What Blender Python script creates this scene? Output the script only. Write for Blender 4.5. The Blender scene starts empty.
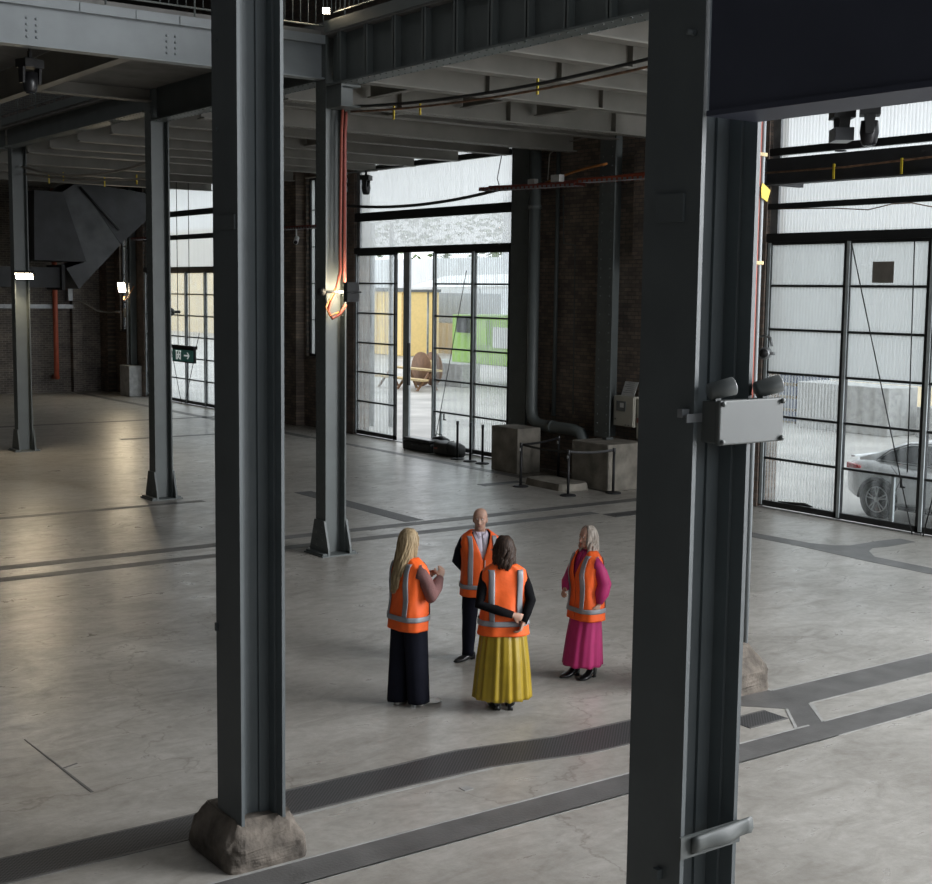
import bpy, bmesh, math, random
from mathutils import Vector, Matrix, noise
random.seed(7)
S = bpy.context.scene
COL = S.collection
PI = math.pi

# ------------------------------------------------------------------ camera
cam_d = bpy.data.cameras.new('camera')
cam = bpy.data.objects.new('camera', cam_d)
COL.objects.link(cam)
cam_d.sensor_fit = 'HORIZONTAL'
cam_d.sensor_width = 36.0
cam_d.lens = 1357.07 / 932 * 36.0
cam_d.clip_end = 400
_pi, _ro, _ya = 0.111344, 0.0120308, 0.6240325
_f = Vector((math.sin(_ya) * math.cos(_pi), math.cos(_ya) * math.cos(_pi), -math.sin(_pi)))
_r = Vector((math.cos(_ya), -math.sin(_ya), 0))
_u = _r.cross(_f)
_r2 = _r * math.cos(_ro) + _u * math.sin(_ro)
_u2 = -_r * math.sin(_ro) + _u * math.cos(_ro)
_m = Matrix((_r2, _u2, -_f)).transposed().to_4x4()
_m.translation = Vector((0, 0, 4.2))
cam.matrix_world = _m
S.camera = cam

# ------------------------------------------------------------------ world, light, exposure
W = bpy.data.worlds.new('overcast_sky')
S.world = W
W.use_nodes = True
_nt = W.node_tree
_bg = _nt.nodes['Background']
_bg.inputs['Color'].default_value = (0.90, 0.95, 1.0, 1)
_bg.inputs['Strength'].default_value = 2.0
S.view_settings.view_transform = 'Standard'
S.view_settings.look = 'None'
S.view_settings.gamma = 1.0
S.view_settings.exposure = 0.12
S.view_settings.use_curve_mapping = False
S.cycles.use_denoising = True
S.cycles.max_bounces = 8
S.cycles.diffuse_bounces = 4
S.cycles.glossy_bounces = 4
S.cycles.transparent_max_bounces = 16
S.cycles.sample_clamp_indirect = 6.0
S.cycles.caustics_reflective = False
S.cycles.caustics_refractive = False

def area_light(name, loc, target, sx, sy, power, color=(1, 1, 1)):
    d = bpy.data.lights.new(name, 'AREA')
    d.shape = 'RECTANGLE'
    d.size, d.size_y = sx, sy
    d.energy = power
    d.color = color
    o = bpy.data.objects.new(name, d)
    COL.objects.link(o)
    o.location = loc
    o.rotation_euler = (Vector(target) - Vector(loc)).to_track_quat('-Z', 'Y').to_euler()
    return o

# overhead fill lamp added under the closed roof, and a cool fill lamp added behind the viewer
area_light('overhead_fill', (6.5, 20, 13.7), (6.5, 20, 0), 6, 44, 250, (0.97, 0.98, 1.0))
area_light('rear_fill', (9, -9.6, 7.5), (9, 14, 2.5), 16, 8, 800, (0.84, 0.92, 1.0))  # added lamp for assumed daylight from behind; the near wall has no opening
area_light('fill_beyond_frame', (19.9, -0.4, 6.0), (3, 4.5, 0.5), 14, 11, 9500, (0.95, 0.97, 1.0))  # added fill lamp for the floor; stands for unseen windows, wall here is solid

# ------------------------------------------------------------------ materials
def new_mat(name):
    m = bpy.data.materials.new(name)
    m.use_nodes = True
    nt = m.node_tree
    return m, nt, nt.nodes['Principled BSDF']

def N(nt, t, **kw):
    n = nt.nodes.new(t)
    for k, v in kw.items():
        if k in ('operation', 'blend_type', 'data_type', 'wave_type', 'bands_direction', 'wave_profile', 'feature', 'distance'):
            setattr(n, k, v)
        else:
            n.inputs[k].default_value = v
    return n

def mapped(nt, scale=(1, 1, 1), rot=(0, 0, 0), coord='Object'):
    tc = nt.nodes.new('ShaderNodeTexCoord')
    mp = nt.nodes.new('ShaderNodeMapping')
    mp.inputs['Scale'].default_value = scale
    mp.inputs['Rotation'].default_value = rot
    nt.links.new(tc.outputs[coord], mp.inputs['Vector'])
    return mp.outputs['Vector']

def mat(name, color, rough=0.6, metal=0.0, var=0.12, vscale=6.0, bump=0.0, bscale=40.0, spec=0.5):
    """painted / plain surface with a little tonal variation and grain"""
    m, nt, b = new_mat(name)
    v = mapped(nt)
    n = N(nt, 'ShaderNodeTexNoise', Scale=vscale, Detail=5.0)
    nt.links.new(v, n.inputs['Vector'])
    r = nt.nodes.new('ShaderNodeValToRGB')
    c = color
    r.color_ramp.elements[0].position = 0.3
    r.color_ramp.elements[1].position = 0.7
    r.color_ramp.elements[0].color = (c[0] * (1 - var), c[1] * (1 - var), c[2] * (1 - var), 1)
    r.color_ramp.elements[1].color = (min(1, c[0] * (1 + var)), min(1, c[1] * (1 + var)), min(1, c[2] * (1 + var)), 1)
    nt.links.new(n.outputs['Fac'], r.inputs['Fac'])
    nt.links.new(r.outputs['Color'], b.inputs['Base Color'])
    b.inputs['Roughness'].default_value = rough
    b.inputs['Metallic'].default_value = metal
    b.inputs['Specular IOR Level'].default_value = spec
    if bump:
        n2 = N(nt, 'ShaderNodeTexNoise', Scale=bscale, Detail=4.0)
        nt.links.new(v, n2.inputs['Vector'])
        bp = N(nt, 'ShaderNodeBump', Strength=bump, Distance=0.02)
        nt.links.new(n2.outputs['Fac'], bp.inputs['Height'])
        nt.links.new(bp.outputs['Normal'], b.inputs['Normal'])
    return m

def glow_mat(name, color, strength):
    m, nt, b = new_mat(name)
    b.inputs['Base Color'].default_value = (*color, 1)
    b.inputs['Emission Color'].default_value = (*color, 1)
    b.inputs['Emission Strength'].default_value = strength
    return m

def floor_mat():
    m, nt, b = new_mat('worn_concrete')
    v = mapped(nt)
    big = N(nt, 'ShaderNodeTexNoise', Scale=0.55, Detail=8.0, Roughness=0.62, Distortion=0.6)
    fine = N(nt, 'ShaderNodeTexNoise', Scale=9.0, Detail=8.0, Roughness=0.7)
    vs = mapped(nt, (1.0, 2.0, 1), (0, 0, 0.62))
    strk = N(nt, 'ShaderNodeTexNoise', Scale=1.6, Detail=8.0, Roughness=0.72, Distortion=1.2)
    nt.links.new(v, big.inputs['Vector'])
    nt.links.new(v, fine.inputs['Vector'])
    nt.links.new(vs, strk.inputs['Vector'])
    r = nt.nodes.new('ShaderNodeValToRGB')
    e = r.color_ramp.elements
    e[0].position, e[0].color = 0.32, (0.285, 0.270, 0.246, 1)
    e[1].position, e[1].color = 0.68, (0.43, 0.415, 0.388, 1)
    nt.links.new(big.outputs['Fac'], r.inputs['Fac'])
    r2 = nt.nodes.new('ShaderNodeValToRGB')
    e = r2.color_ramp.elements
    e[0].position, e[0].color = 0.34, (0.76, 0.745, 0.72, 1)
    e[1].position, e[1].color = 0.62, (1.12, 1.11, 1.1, 1)
    nt.links.new(strk.outputs['Fac'], r2.inputs['Fac'])
    mx = N(nt, 'ShaderNodeMix', data_type='RGBA', blend_type='MULTIPLY')
    mx.inputs[0].default_value = 0.75
    nt.links.new(r.outputs['Color'], mx.inputs[6])
    nt.links.new(r2.outputs['Color'], mx.inputs[7])
    r3 = nt.nodes.new('ShaderNodeValToRGB')
    e = r3.color_ramp.elements
    e[0].position, e[0].color = 0.35, (0.86, 0.85, 0.83, 1)
    e[1].position, e[1].color = 0.7, (1.08, 1.08, 1.08, 1)
    nt.links.new(fine.outputs['Fac'], r3.inputs['Fac'])
    mx2 = N(nt, 'ShaderNodeMix', data_type='RGBA', blend_type='MULTIPLY')
    mx2.inputs[0].default_value = 1.0
    nt.links.new(mx.outputs[2], mx2.inputs[6])
    nt.links.new(r3.outputs['Color'], mx2.inputs[7])
    # hairline cracks and saw joints
    vo = N(nt, 'ShaderNodeTexVoronoi', feature='DISTANCE_TO_EDGE', Scale=0.16)
    wob = N(nt, 'ShaderNodeTexNoise', Scale=1.3, Detail=6.0)
    nt.links.new(v, wob.inputs['Vector'])
    mw = N(nt, 'ShaderNodeMix', data_type='RGBA', blend_type='LINEAR_LIGHT')
    mw.inputs[0].default_value = 0.9
    nt.links.new(v, mw.inputs[6])
    nt.links.new(wob.outputs['Color'], mw.inputs[7])
    nt.links.new(mw.outputs[2], vo.inputs['Vector'])
    rc = nt.nodes.new('ShaderNodeValToRGB')
    e = rc.color_ramp.elements
    e[0].position, e[0].color = 0.0, (0.62, 0.6, 0.58, 1)
    e[1].position, e[1].color = 0.0022, (1, 1, 1, 1)
    nt.links.new(vo.outputs['Distance'], rc.inputs['Fac'])
    mx3 = N(nt, 'ShaderNodeMix', data_type='RGBA', blend_type='MULTIPLY')
    mx3.inputs[0].default_value = 0.8
    nt.links.new(mx2.outputs[2], mx3.inputs[6])
    nt.links.new(rc.outputs['Color'], mx3.inputs[7])
    nt.links.new(mx3.outputs[2], b.inputs['Base Color'])
    rr = nt.nodes.new('ShaderNodeMapRange')
    rr.inputs['From Min'].default_value = 0.3
    rr.inputs['From Max'].default_value = 0.7
    rr.inputs['To Min'].default_value = 0.44
    rr.inputs['To Max'].default_value = 0.24
    nt.links.new(strk.outputs['Fac'], rr.inputs['Value'])
    nt.links.new(rr.outputs['Result'], b.inputs['Roughness'])
    bp = N(nt, 'ShaderNodeBump', Strength=0.22, Distance=0.012)
    nt.links.new(fine.outputs['Fac'], bp.inputs['Height'])
    nt.links.new(bp.outputs['Normal'], b.inputs['Normal'])
    return m

def brick_mat(name, c1, c2, mortar, vertical_axis='x'):
    """dark industrial brick; vertical_axis says which way the wall runs"""
    m, nt, b = new_mat(name)
    tc = nt.nodes.new('ShaderNodeTexCoord')
    sp = nt.nodes.new('ShaderNodeSeparateXYZ')
    cb = nt.nodes.new('ShaderNodeCombineXYZ')
    nt.links.new(tc.outputs['Object'], sp.inputs[0])
    nt.links.new(sp.outputs['Y' if vertical_axis == 'y' else 'X'], cb.inputs['X'])
    nt.links.new(sp.outputs['Z'], cb.inputs['Y'])
    br = N(nt, 'ShaderNodeTexBrick', Scale=1.0)
    br.inputs['Color1'].default_value = (*c1, 1)
    br.inputs['Color2'].default_value = (*c2, 1)
    br.inputs['Mortar'].default_value = (*mortar, 1)
    br.inputs['Brick Width'].default_value = 0.24
    br.inputs['Row Height'].default_value = 0.086
    br.inputs['Mortar Size'].default_value = 0.009
    nt.links.new(cb.outputs[0], br.inputs['Vector'])
    n = N(nt, 'ShaderNodeTexNoise', Scale=1.4, Detail=7.0, Roughness=0.7)
    nt.links.new(tc.outputs['Object'], n.inputs['Vector'])
    r = nt.nodes.new('ShaderNodeValToRGB')
    e = r.color_ramp.elements
    e[0].position, e[0].color = 0.3, (0.45, 0.45, 0.47, 1)
    e[1].position, e[1].color = 0.75, (1.25, 1.2, 1.15, 1)
    nt.links.new(n.outputs['Fac'], r.inputs['Fac'])
    mx = N(nt, 'ShaderNodeMix', data_type='RGBA', blend_type='MULTIPLY')
    mx.inputs[0].default_value = 1.0
    nt.links.new(br.outputs['Color'], mx.inputs[6])
    nt.links.new(r.outputs['Color'], mx.inputs[7])
    nt.links.new(mx.outputs[2], b.inputs['Base Color'])
    b.inputs['Roughness'].default_value = 0.85
    bp = N(nt, 'ShaderNodeBump', Strength=0.5, Distance=0.02)
    nt.links.new(br.outputs['Fac'], bp.inputs['Height'])
    bp.invert = True
    nt.links.new(bp.outputs['Normal'], b.inputs['Normal'])
    return m

def poly_mat(name, clear_lo, clear_hi, tint=(0.93, 0.95, 0.95), pitch=26.0, glossy=True):
    """corrugated clear plastic sheet: vertical ribs that let more or less of the view through"""
    m, nt, b = new_mat(name)
    out = nt.nodes['Material Output']
    nt.nodes.remove(b)
    v = mapped(nt)
    wv = N(nt, 'ShaderNodeTexWave', wave_type='BANDS', bands_direction='Y', wave_profile='SIN', Scale=pitch / 6.2832 * 1.0)
    wv.inputs['Distortion'].default_value = 0.0
    nt.links.new(v, wv.inputs['Vector'])
    vs = mapped(nt, (1, 5.0, 0.12))
    n = N(nt, 'ShaderNodeTexNoise', Scale=2.2, Detail=5.0, Roughness=0.7)
    nt.links.new(vs, n.inputs['Vector'])
    vd = N(nt, 'ShaderNodeTexNoise', Scale=2.6, Detail=5.0)
    nt.links.new(v, vd.inputs['Vector'])
    a1 = N(nt, 'ShaderNodeMath', operation='MULTIPLY')
    nt.links.new(wv.outputs['Fac'], a1.inputs[0])
    a1.inputs[1].default_value = 0.55
    a2 = N(nt, 'ShaderNodeMath', operation='MULTIPLY_ADD')
    nt.links.new(n.outputs['Fac'], a2.inputs[0])
    a2.inputs[1].default_value = 0.9
    nt.links.new(a1.outputs[0], a2.inputs[2])
    a3 = N(nt, 'ShaderNodeMath', operation='MULTIPLY_ADD')
    nt.links.new(vd.outputs['Fac'], a3.inputs[0])
    a3.inputs[1].default_value = 0.35
    nt.links.new(a2.outputs[0], a3.inputs[2])
    mr = nt.nodes.new('ShaderNodeMapRange')
    mr.inputs['From Min'].default_value = 0.45
    mr.inputs['From Max'].default_value = 1.25
    mr.inputs['To Min'].default_value = clear_lo
    mr.inputs['To Max'].default_value = clear_hi
    nt.links.new(a3.outputs[0], mr.inputs['Value'])
    tr = N(nt, 'ShaderNodeBsdfTransparent')
    tr.inputs['Color'].default_value = (*tint, 1)
    tl = N(nt, 'ShaderNodeBsdfTranslucent')
    tl.inputs['Color'].default_value = (0.72, 0.74, 0.735, 1)
    df = N(nt, 'ShaderNodeBsdfDiffuse')
    df.inputs['Color'].default_value = (0.75, 0.77, 0.77, 1)
    m1 = nt.nodes.new('ShaderNodeMixShader')
    m1.inputs[0].default_value = 0.25
    nt.links.new(tl.outputs[0], m1.inputs[1])
    nt.links.new(df.outputs[0], m1.inputs[2])
    m2 = nt.nodes.new('ShaderNodeMixShader')
    nt.links.new(mr.outputs['Result'], m2.inputs[0])
    nt.links.new(m1.outputs[0], m2.inputs[1])
    nt.links.new(tr.outputs[0], m2.inputs[2])
    nt.links.new(m2.outputs[0], out.inputs['Surface'])
    return m

def corrugated_mat(name, color, pitch, axis='Y', depth=0.25):
    m, nt, b = new_mat(name)
    v = mapped(nt)
    wv = N(nt, 'ShaderNodeTexWave', wave_type='BANDS', bands_direction=axis, wave_profile='SIN', Scale=pitch)
    nt.links.new(v, wv.inputs['Vector'])
    n = N(nt, 'ShaderNodeTexNoise', Scale=0.8, Detail=5.0)
    nt.links.new(v, n.inputs['Vector'])
    r = nt.nodes.new('ShaderNodeValToRGB')
    e = r.color_ramp.elements
    e[0].position, e[0].color = 0.3, (color[0] * .88, color[1] * .88, color[2] * .88, 1)
    e[1].position, e[1].color = 0.7, (*color, 1)
    nt.links.new(n.outputs['Fac'], r.inputs['Fac'])
    nt.links.new(r.outputs['Color'], b.inputs['Base Color'])
    b.inputs['Roughness'].default_value = 0.5
    bp = N(nt, 'ShaderNodeBump', Strength=depth, Distance=0.15)
    nt.links.new(wv.outputs['Fac'], bp.inputs['Height'])
    nt.links.new(bp.outputs['Normal'], b.inputs['Normal'])
    return m

def grate_mat():
    m, nt, b = new_mat('cast_iron_grating')
    v = mapped(nt)
    ck = N(nt, 'ShaderNodeTexChecker', Scale=55.0)
    ck.inputs['Color1'].default_value = (0.05, 0.05, 0.052, 1)
    ck.inputs['Color2'].default_value = (0.12, 0.12, 0.122, 1)
    nt.links.new(v, ck.inputs['Vector'])
    nt.links.new(ck.outputs['Color'], b.inputs['Base Color'])
    b.inputs['Metallic'].default_value = 0.5
    b.inputs['Roughness'].default_value = 0.5
    bp = N(nt, 'ShaderNodeBump', Strength=0.6, Distance=0.02)
    nt.links.new(ck.outputs['Fac'], bp.inputs['Height'])
    nt.links.new(bp.outputs['Normal'], b.inputs['Normal'])
    return m

def leaf_mat(name, c):
    return mat(name, c, 0.7, var=0.45, vscale=3.0, bump=1.0, bscale=8.0)

M = {
    'floor': floor_mat(),
    'trench': mat('dark_trench_infill', (0.115, 0.112, 0.108), 0.5, var=0.25, vscale=3, bump=0.2),
    'trench_edge': mat('pale_trench_edge', (0.36, 0.355, 0.34), 0.5, var=0.2, vscale=5),
    'grate': grate_mat(),
    'steel': mat('grey_green_steel_paint', (0.112, 0.127, 0.124), 0.48, var=0.10, vscale=2.5, bump=0.04, bscale=30),
    'steel_near': mat('slate_steel_paint', (0.094, 0.108, 0.112), 0.5, var=0.10, vscale=2.5, bump=0.05, bscale=30),
    'steel_pale': mat('pale_grey_steel_paint', (0.26, 0.285, 0.295), 0.5, var=0.08, vscale=2.5, bump=0.04),
    'navy': mat('navy_steel_paint', (0.050, 0.056, 0.085), 0.5, var=0.12, vscale=2.0),
    'joist': mat('warm_grey_joist_paint', (0.225, 0.215, 0.19), 0.6, var=0.12, vscale=2.0),
    'deck': mat('concrete_deck_soffit', (0.20, 0.195, 0.185), 0.85, var=0.2, vscale=2.0),
    'black_frame': mat('black_door_frame_paint', (0.022, 0.023, 0.024), 0.45),
    'grey_frame': mat('grey_green_door_frame_paint', (0.46, 0.50, 0.51), 0.5),
    'brick': brick_mat('soot_dark_brick_side', (0.31, 0.245, 0.195), (0.18, 0.148, 0.125), (0.14, 0.13, 0.115), 'y'),
    'brick_far': brick_mat('soot_dark_brick_end', (0.22, 0.195, 0.17), (0.14, 0.125, 0.115), (0.33, 0.31, 0.28), 'x'),
    'brick_jamb': brick_mat('pale_worn_brick', (0.35, 0.27, 0.22), (0.24, 0.19, 0.165), (0.27, 0.25, 0.23), 'y'),
    'plaster': mat('low_bounce_plaster', (0.10, 0.10, 0.10), 0.8),  # unseen walls, set dark to cut light bounced onto the columns
    'roof': mat('dark_roof_lining', (0.10, 0.10, 0.10), 0.9),
    'rough_concrete': mat('rough_concrete', (0.135, 0.115, 0.095), 0.9, var=0.5, vscale=5, bump=1.0, bscale=14),
    'wall_concrete': mat('weathered_concrete', (0.235, 0.215, 0.18), 0.9, var=0.35, vscale=3, bump=0.7, bscale=10),
    'pale_concrete': mat('pale_concrete', (0.45, 0.45, 0.44), 0.85, var=0.2, bump=0.4, bscale=12),
    'red': mat('orange_red_pipe_paint', (0.42, 0.085, 0.04), 0.45),
    'red_cable': mat('red_cable_sheath', (0.25, 0.05, 0.028), 0.5),
    'dull_red': mat('dull_red_cable_tray', (0.27, 0.07, 0.055), 0.6),
    'galv': mat('galvanised_metal', (0.33, 0.34, 0.35), 0.4, metal=0.6, var=0.2),
    'black': mat('matt_black', (0.014, 0.014, 0.015), 0.55),
    'black_gloss': mat('black_plastic', (0.018, 0.018, 0.02), 0.3),
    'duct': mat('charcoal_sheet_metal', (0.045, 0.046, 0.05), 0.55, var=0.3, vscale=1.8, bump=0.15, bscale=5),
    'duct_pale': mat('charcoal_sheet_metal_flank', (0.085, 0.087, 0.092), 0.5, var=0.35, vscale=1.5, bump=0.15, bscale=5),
    'grey_box': mat('grey_enclosure_plastic', (0.090, 0.099, 0.096), 0.5, var=0.05),
    'grey_lamp': mat('dark_grey_lamp_plastic', (0.12, 0.13, 0.127), 0.5, var=0.05),
    'lens': mat('pale_lens', (0.6, 0.6, 0.58), 0.2),
    'cream': mat('cream_cabinet_paint', (0.47, 0.45, 0.38), 0.5, var=0.05),
    'white': mat('white_paint', (0.75, 0.76, 0.75), 0.5, var=0.04),
    'paper': mat('white_paper', (0.62, 0.62, 0.60), 0.8, var=0.04),
    'ink': mat('grey_ink', (0.16, 0.16, 0.16), 0.8),
    'sign_green': glow_mat('exit_sign_green', (0.05, 0.17, 0.145), 0.12),
    'yellow': mat('yellow_tape', (0.62, 0.46, 0.03), 0.6),
    'rust': mat('rusty_patch', (0.22, 0.125, 0.075), 0.8, var=0.4, vscale=8),
    'amber': mat('amber_cable', (0.55, 0.21, 0.05), 0.5),
    'cable': mat('black_cable_sheath', (0.03, 0.03, 0.03), 0.6),
    'grey_cable': mat('grey_cable_sheath', (0.25, 0.23, 0.2), 0.6),
    'poly_hazy': poly_mat('frosted_corrugated_sheet', 0.05, 0.26),
    'poly_mid': poly_mat('streaky_corrugated_sheet', 0.45, 1.0),
    'poly_clear': poly_mat('clear_sheet', 0.86, 0.98, pitch=7.0),
    'asphalt': mat('pale_worn_asphalt', (0.40, 0.385, 0.36), 0.55, var=0.28, vscale=0.5, bump=0.2),
    'white_clad': corrugated_mat('white_corrugated_cladding', (0.80, 0.83, 0.86), 1.3),
    'grey_clad': corrugated_mat('grey_corrugated_cladding', (0.42, 0.45, 0.47), 1.6),
    'sand': mat('sandstone_render', (0.72, 0.58, 0.36), 0.8),
    'yellow_cont': mat('yellow_container_paint', (0.83, 0.62, 0.26), 0.6, var=0.06),
    'green_machine': mat('lime_green_machine_paint', (0.36, 0.62, 0.10), 0.45),
    'leaf': leaf_mat('hedge_leaf', (0.10, 0.15, 0.045)),
    'wood': mat('pale_timber', (0.55, 0.42, 0.22), 0.7, var=0.2),
    'brown_wood': mat('brown_timber', (0.22, 0.12, 0.065), 0.7, var=0.2),
    'pallet_blue': mat('blue_grey_stack', (0.13, 0.15, 0.21), 0.7, var=0.3),
    'car_paint': mat('silver_white_car_paint', (0.86, 0.87, 0.88), 0.2, var=0.02, spec=0.6),
    'car_glass': mat('dark_car_glass', (0.03, 0.035, 0.04), 0.08, var=0.02),
    'car_trim': mat('black_car_trim', (0.02, 0.02, 0.02), 0.4),
    'tyre': mat('tyre_rubber', (0.03, 0.03, 0.03), 0.8),
    'alloy': mat('machined_alloy', (0.55, 0.56, 0.57), 0.3, metal=0.7),
    'tail_light': mat('red_lamp_plastic', (0.6, 0.03, 0.03), 0.2),
    'lamp_white': glow_mat('led_panel', (1.0, 0.86, 0.62), 30.0),
    'sign_white': glow_mat('exit_sign_white', (0.75, 0.8, 0.78), 0.35),
    'lamp_small': glow_mat('small_led', (1.0, 0.9, 0.7), 25.0),
}

# ------------------------------------------------------------------ object helpers
def tag(o, label=None, cat=None, group=None, kind='thing'):
    if label: o['label'] = label
    if cat: o['category'] = cat
    if group: o['group'] = group
    if kind: o['kind'] = kind
    return o

def thing(name, label, cat, loc=(0, 0, 0), rz=0.0, group=None):
    o = bpy.data.objects.new(name, None)
    o.empty_display_size = 0.2
    COL.objects.link(o)
    o.location = loc
    o.rotation_euler = (0, 0, rz)
    return tag(o, label, cat, group)

def copy_tree(o, parent=None):
    c = o.copy()
    COL.objects.link(c)
    if parent is not None:
        c.parent = parent
    for ch in list(o.children):
        copy_tree(ch, c)
    return c

class MB:
    """collects shapes and links them as ONE mesh object"""
    def __init__(self):
        self.v, self.f, self.sm, self.mi = [], [], [], []
        self.cur = 0
    def add(self, verts, faces, smooth=False):
        o = len(self.v)
        self.v += [tuple(p) for p in verts]
        for fc in faces:
            self.f.append([o + i for i in fc])
            self.sm.append(smooth)
            self.mi.append(self.cur)
        return self
    def box(self, x0, x1, y0, y1, z0, z1):
        if x0 > x1: x0, x1 = x1, x0
        if y0 > y1: y0, y1 = y1, y0
        if z0 > z1: z0, z1 = z1, z0
        v = [(x0, y0, z0), (x1, y0, z0), (x1, y1, z0), (x0, y1, z0), (x0, y0, z1), (x1, y0, z1), (x1, y1, z1), (x0, y1, z1)]
        return self.add(v, [(0, 3, 2, 1), (4, 5, 6, 7), (0, 1, 5, 4), (1, 2, 6, 5), (2, 3, 7, 6), (3, 0, 4, 7)])
    def hexa(self, bot, top):
        """eight-cornered block from four bottom and four top corners"""
        return self.add(list(bot) + list(top), [(0, 3, 2, 1), (4, 5, 6, 7), (0, 1, 5, 4), (1, 2, 6, 5), (2, 3, 7, 6), (3, 0, 4, 7)])
    def prism(self, poly, d, off=(0, 0, 0)):
        """poly: list of 3-D points, extruded along vector d"""
        n = len(poly)
        d = Vector(d)
        p = [Vector(q) + Vector(off) for q in poly]
        v = p + [q + d for q in p]
        fs = [tuple(range(n - 1, -1, -1)), tuple(range(n, 2 * n))]
        for i in range(n):
            j = (i + 1) % n
            fs.append((i, j, n + j, n + i))
        return self.add(v, fs)
    def cyl(self, p0, p1, r, n=12, r1=None, smooth=True):
        return self.tube([p0, p1], [r, r if r1 is None else r1], n, smooth)
    def tube(self, pts, rad, n=10, smooth=True, side=None, caps=True):
        """swept tube; rad = number, list of numbers or list of (a, b) with a along 'side'"""
        P = [Vector(p) for p in pts]
        if not isinstance(rad, (list, tuple)):
            rad = [rad] * len(P)
        rings = []
        prev = None
        for i, p in enumerate(P):
            if i == 0: t = P[1] - P[0]
            elif i == len(P) - 1: t = P[-1] - P[-2]
            else: t = (P[i + 1] - P[i]).normalized() + (P[i] - P[i - 1]).normalized()
            t.normalize()
            if side is not None: a = Vector(side)
            elif prev is not None: a = prev
            else: a = Vector((0, 0, 1)) if abs(t.z) < 0.9 else Vector((1, 0, 0))
            a = (a - t * a.dot(t))
            if a.length < 1e-5: a = t.orthogonal()
            a.normalize()
            prev = a
            b = t.cross(a)
            ra, rb = rad[i] if isinstance(rad[i], (list, tuple)) else (rad[i], rad[i])
            rings.append([p + a * (ra * math.cos(2 * PI * k / n)) + b * (rb * math.sin(2 * PI * k / n)) for k in range(n)])
        return self.loft(rings, smooth, caps)
    def loft(self, rings, smooth=True, caps=True, closed=True):
        n = len(rings[0])
        v = [q for r in rings for q in r]
        fs = []
        for i in range(len(rings) - 1):
            for k in range(n if closed else n - 1):
                j = (k + 1) % n
                fs.append((i * n + k, i * n + j, (i + 1) * n + j, (i + 1) * n + k))
        if caps:
            fs.append(tuple(range(n - 1, -1, -1)))
            fs.append(tuple((len(rings) - 1) * n + k for k in range(n)))
        return self.add(v, fs, smooth)
    def sphere(self, c, r, n=10, m=7):
        rx, ry, rz = r if isinstance(r, (list, tuple)) else (r, r, r)
        c = Vector(c)
        v = [c + Vector((0, 0, -rz))]
        for i in range(1, m):
            a = -PI / 2 + PI * i / m
            for k in range(n):
                t = 2 * PI * k / n
                v.append(c + Vector((rx * math.cos(a) * math.cos(t), ry * math.cos(a) * math.sin(t), rz * math.sin(a))))
        v.append(c + Vector((0, 0, rz)))
        fs = []
        for k in range(n):
            j = (k + 1) % n
            fs.append((0, 1 + j, 1 + k))
            for i in range(m - 2):
                fs.append((1 + i * n + k, 1 + i * n + j, 1 + (i + 1) * n + j, 1 + (i + 1) * n + k))
            fs.append((1 + (m - 2) * n + k, 1 + (m - 2) * n + j, len(v) - 1))
        return self.add(v, fs, True)
    def lathe(self, prof, c=(0, 0, 0), n=20, smooth=True):
        """prof: list of (radius, z)"""
        c = Vector(c)
        rings = [[c + Vector((r * math.cos(2 * PI * k / n), r * math.sin(2 * PI * k / n), z)) for k in range(n)] for r, z in prof]
        return self.loft(rings, smooth, True)
    def rivets(self, pts, axis, r=0.016):
        """little domed heads; axis = outward direction"""
        a = Vector(axis).normalized()
        u = a.orthogonal().normalized()
        w = a.cross(u)
        for p in pts:
            p = Vector(p)
            base = [p + u * (r * math.cos(PI / 3 * k)) + w * (r * math.sin(PI / 3 * k)) for k in range(6)]
            top = [p + a * (r * .7) + u * (r * .55 * math.cos(PI / 3 * k)) + w * (r * .55 * math.sin(PI / 3 * k)) for k in range(6)]
            self.loft([base, top], True, True)
        return self
    def xform(self, mtx):
        self.v = [tuple(mtx @ Vector(p)) for p in self.v]
        return self
    def mesh(self, name, mats):
        me = bpy.data.meshes.new(name)
        me.from_pydata(self.v, [], self.f)
        me.polygons.foreach_set('use_smooth', self.sm)
        if not isinstance(mats, (list, tuple)): mats = [mats]
        for mm in mats: me.materials.append(mm)
        me.polygons.foreach_set('material_index', self.mi)
        bm = bmesh.new()
        bm.from_mesh(me)
        bmesh.ops.recalc_face_normals(bm, faces=bm.faces)
        bm.to_mesh(me)
        bm.free()
        me.update()
        return me
    def build(self, name, m, parent=None, label=None, bevel=0.0):
        o = bpy.data.objects.new(name, self.mesh(name, m))
        COL.objects.link(o)
        if parent is not None: o.parent = parent
        if label: o['label'] = label
        if bevel:
            md = o.modifiers.new('bevel', 'BEVEL')
            md.width = bevel
            md.segments = 2
            md.limit_method = 'ANGLE'
        return o

def struct(name, mb, m, label=None, cat=None):
    o = mb.build(name, m)
    return tag(o, label, cat, None, 'structure')

def part(name, mb, m, root, label=None, bevel=0.0):
    """mesh drawn in world coordinates, hung under an unrotated root"""
    o = mb.build(name, m, root, label, bevel)
    if root.parent is None:
        o.location = -Vector(root.location)
    return o

WX = 20.3          # inner face of the long glazed wall
FY = 53.0          # inner face of the far end wall
ROOF = 14.0

# ------------------------------------------------------------------ room shell
struct('floor', MB().box(-8, 20.85, -10, FY, -0.3, 0), M['floor'])
b = MB()
b.box(-8.4, -8, -10, FY, 0, ROOF)
struct('wall_left', b, M['plaster'])
struct('wall_near', MB().box(-8.4, 20.8, -10.4, -10, 0, ROOF), M['plaster'])
b = MB().box(-8.4, 20.8, FY, FY + .5, 0, ROOF)
struct('wall_far', b, M['brick_far'])
b = MB().box(-8.4, 20.8, -10.4, FY + .5, ROOF, ROOF + .2)
struct('ceiling', b, M['roof'])

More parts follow.
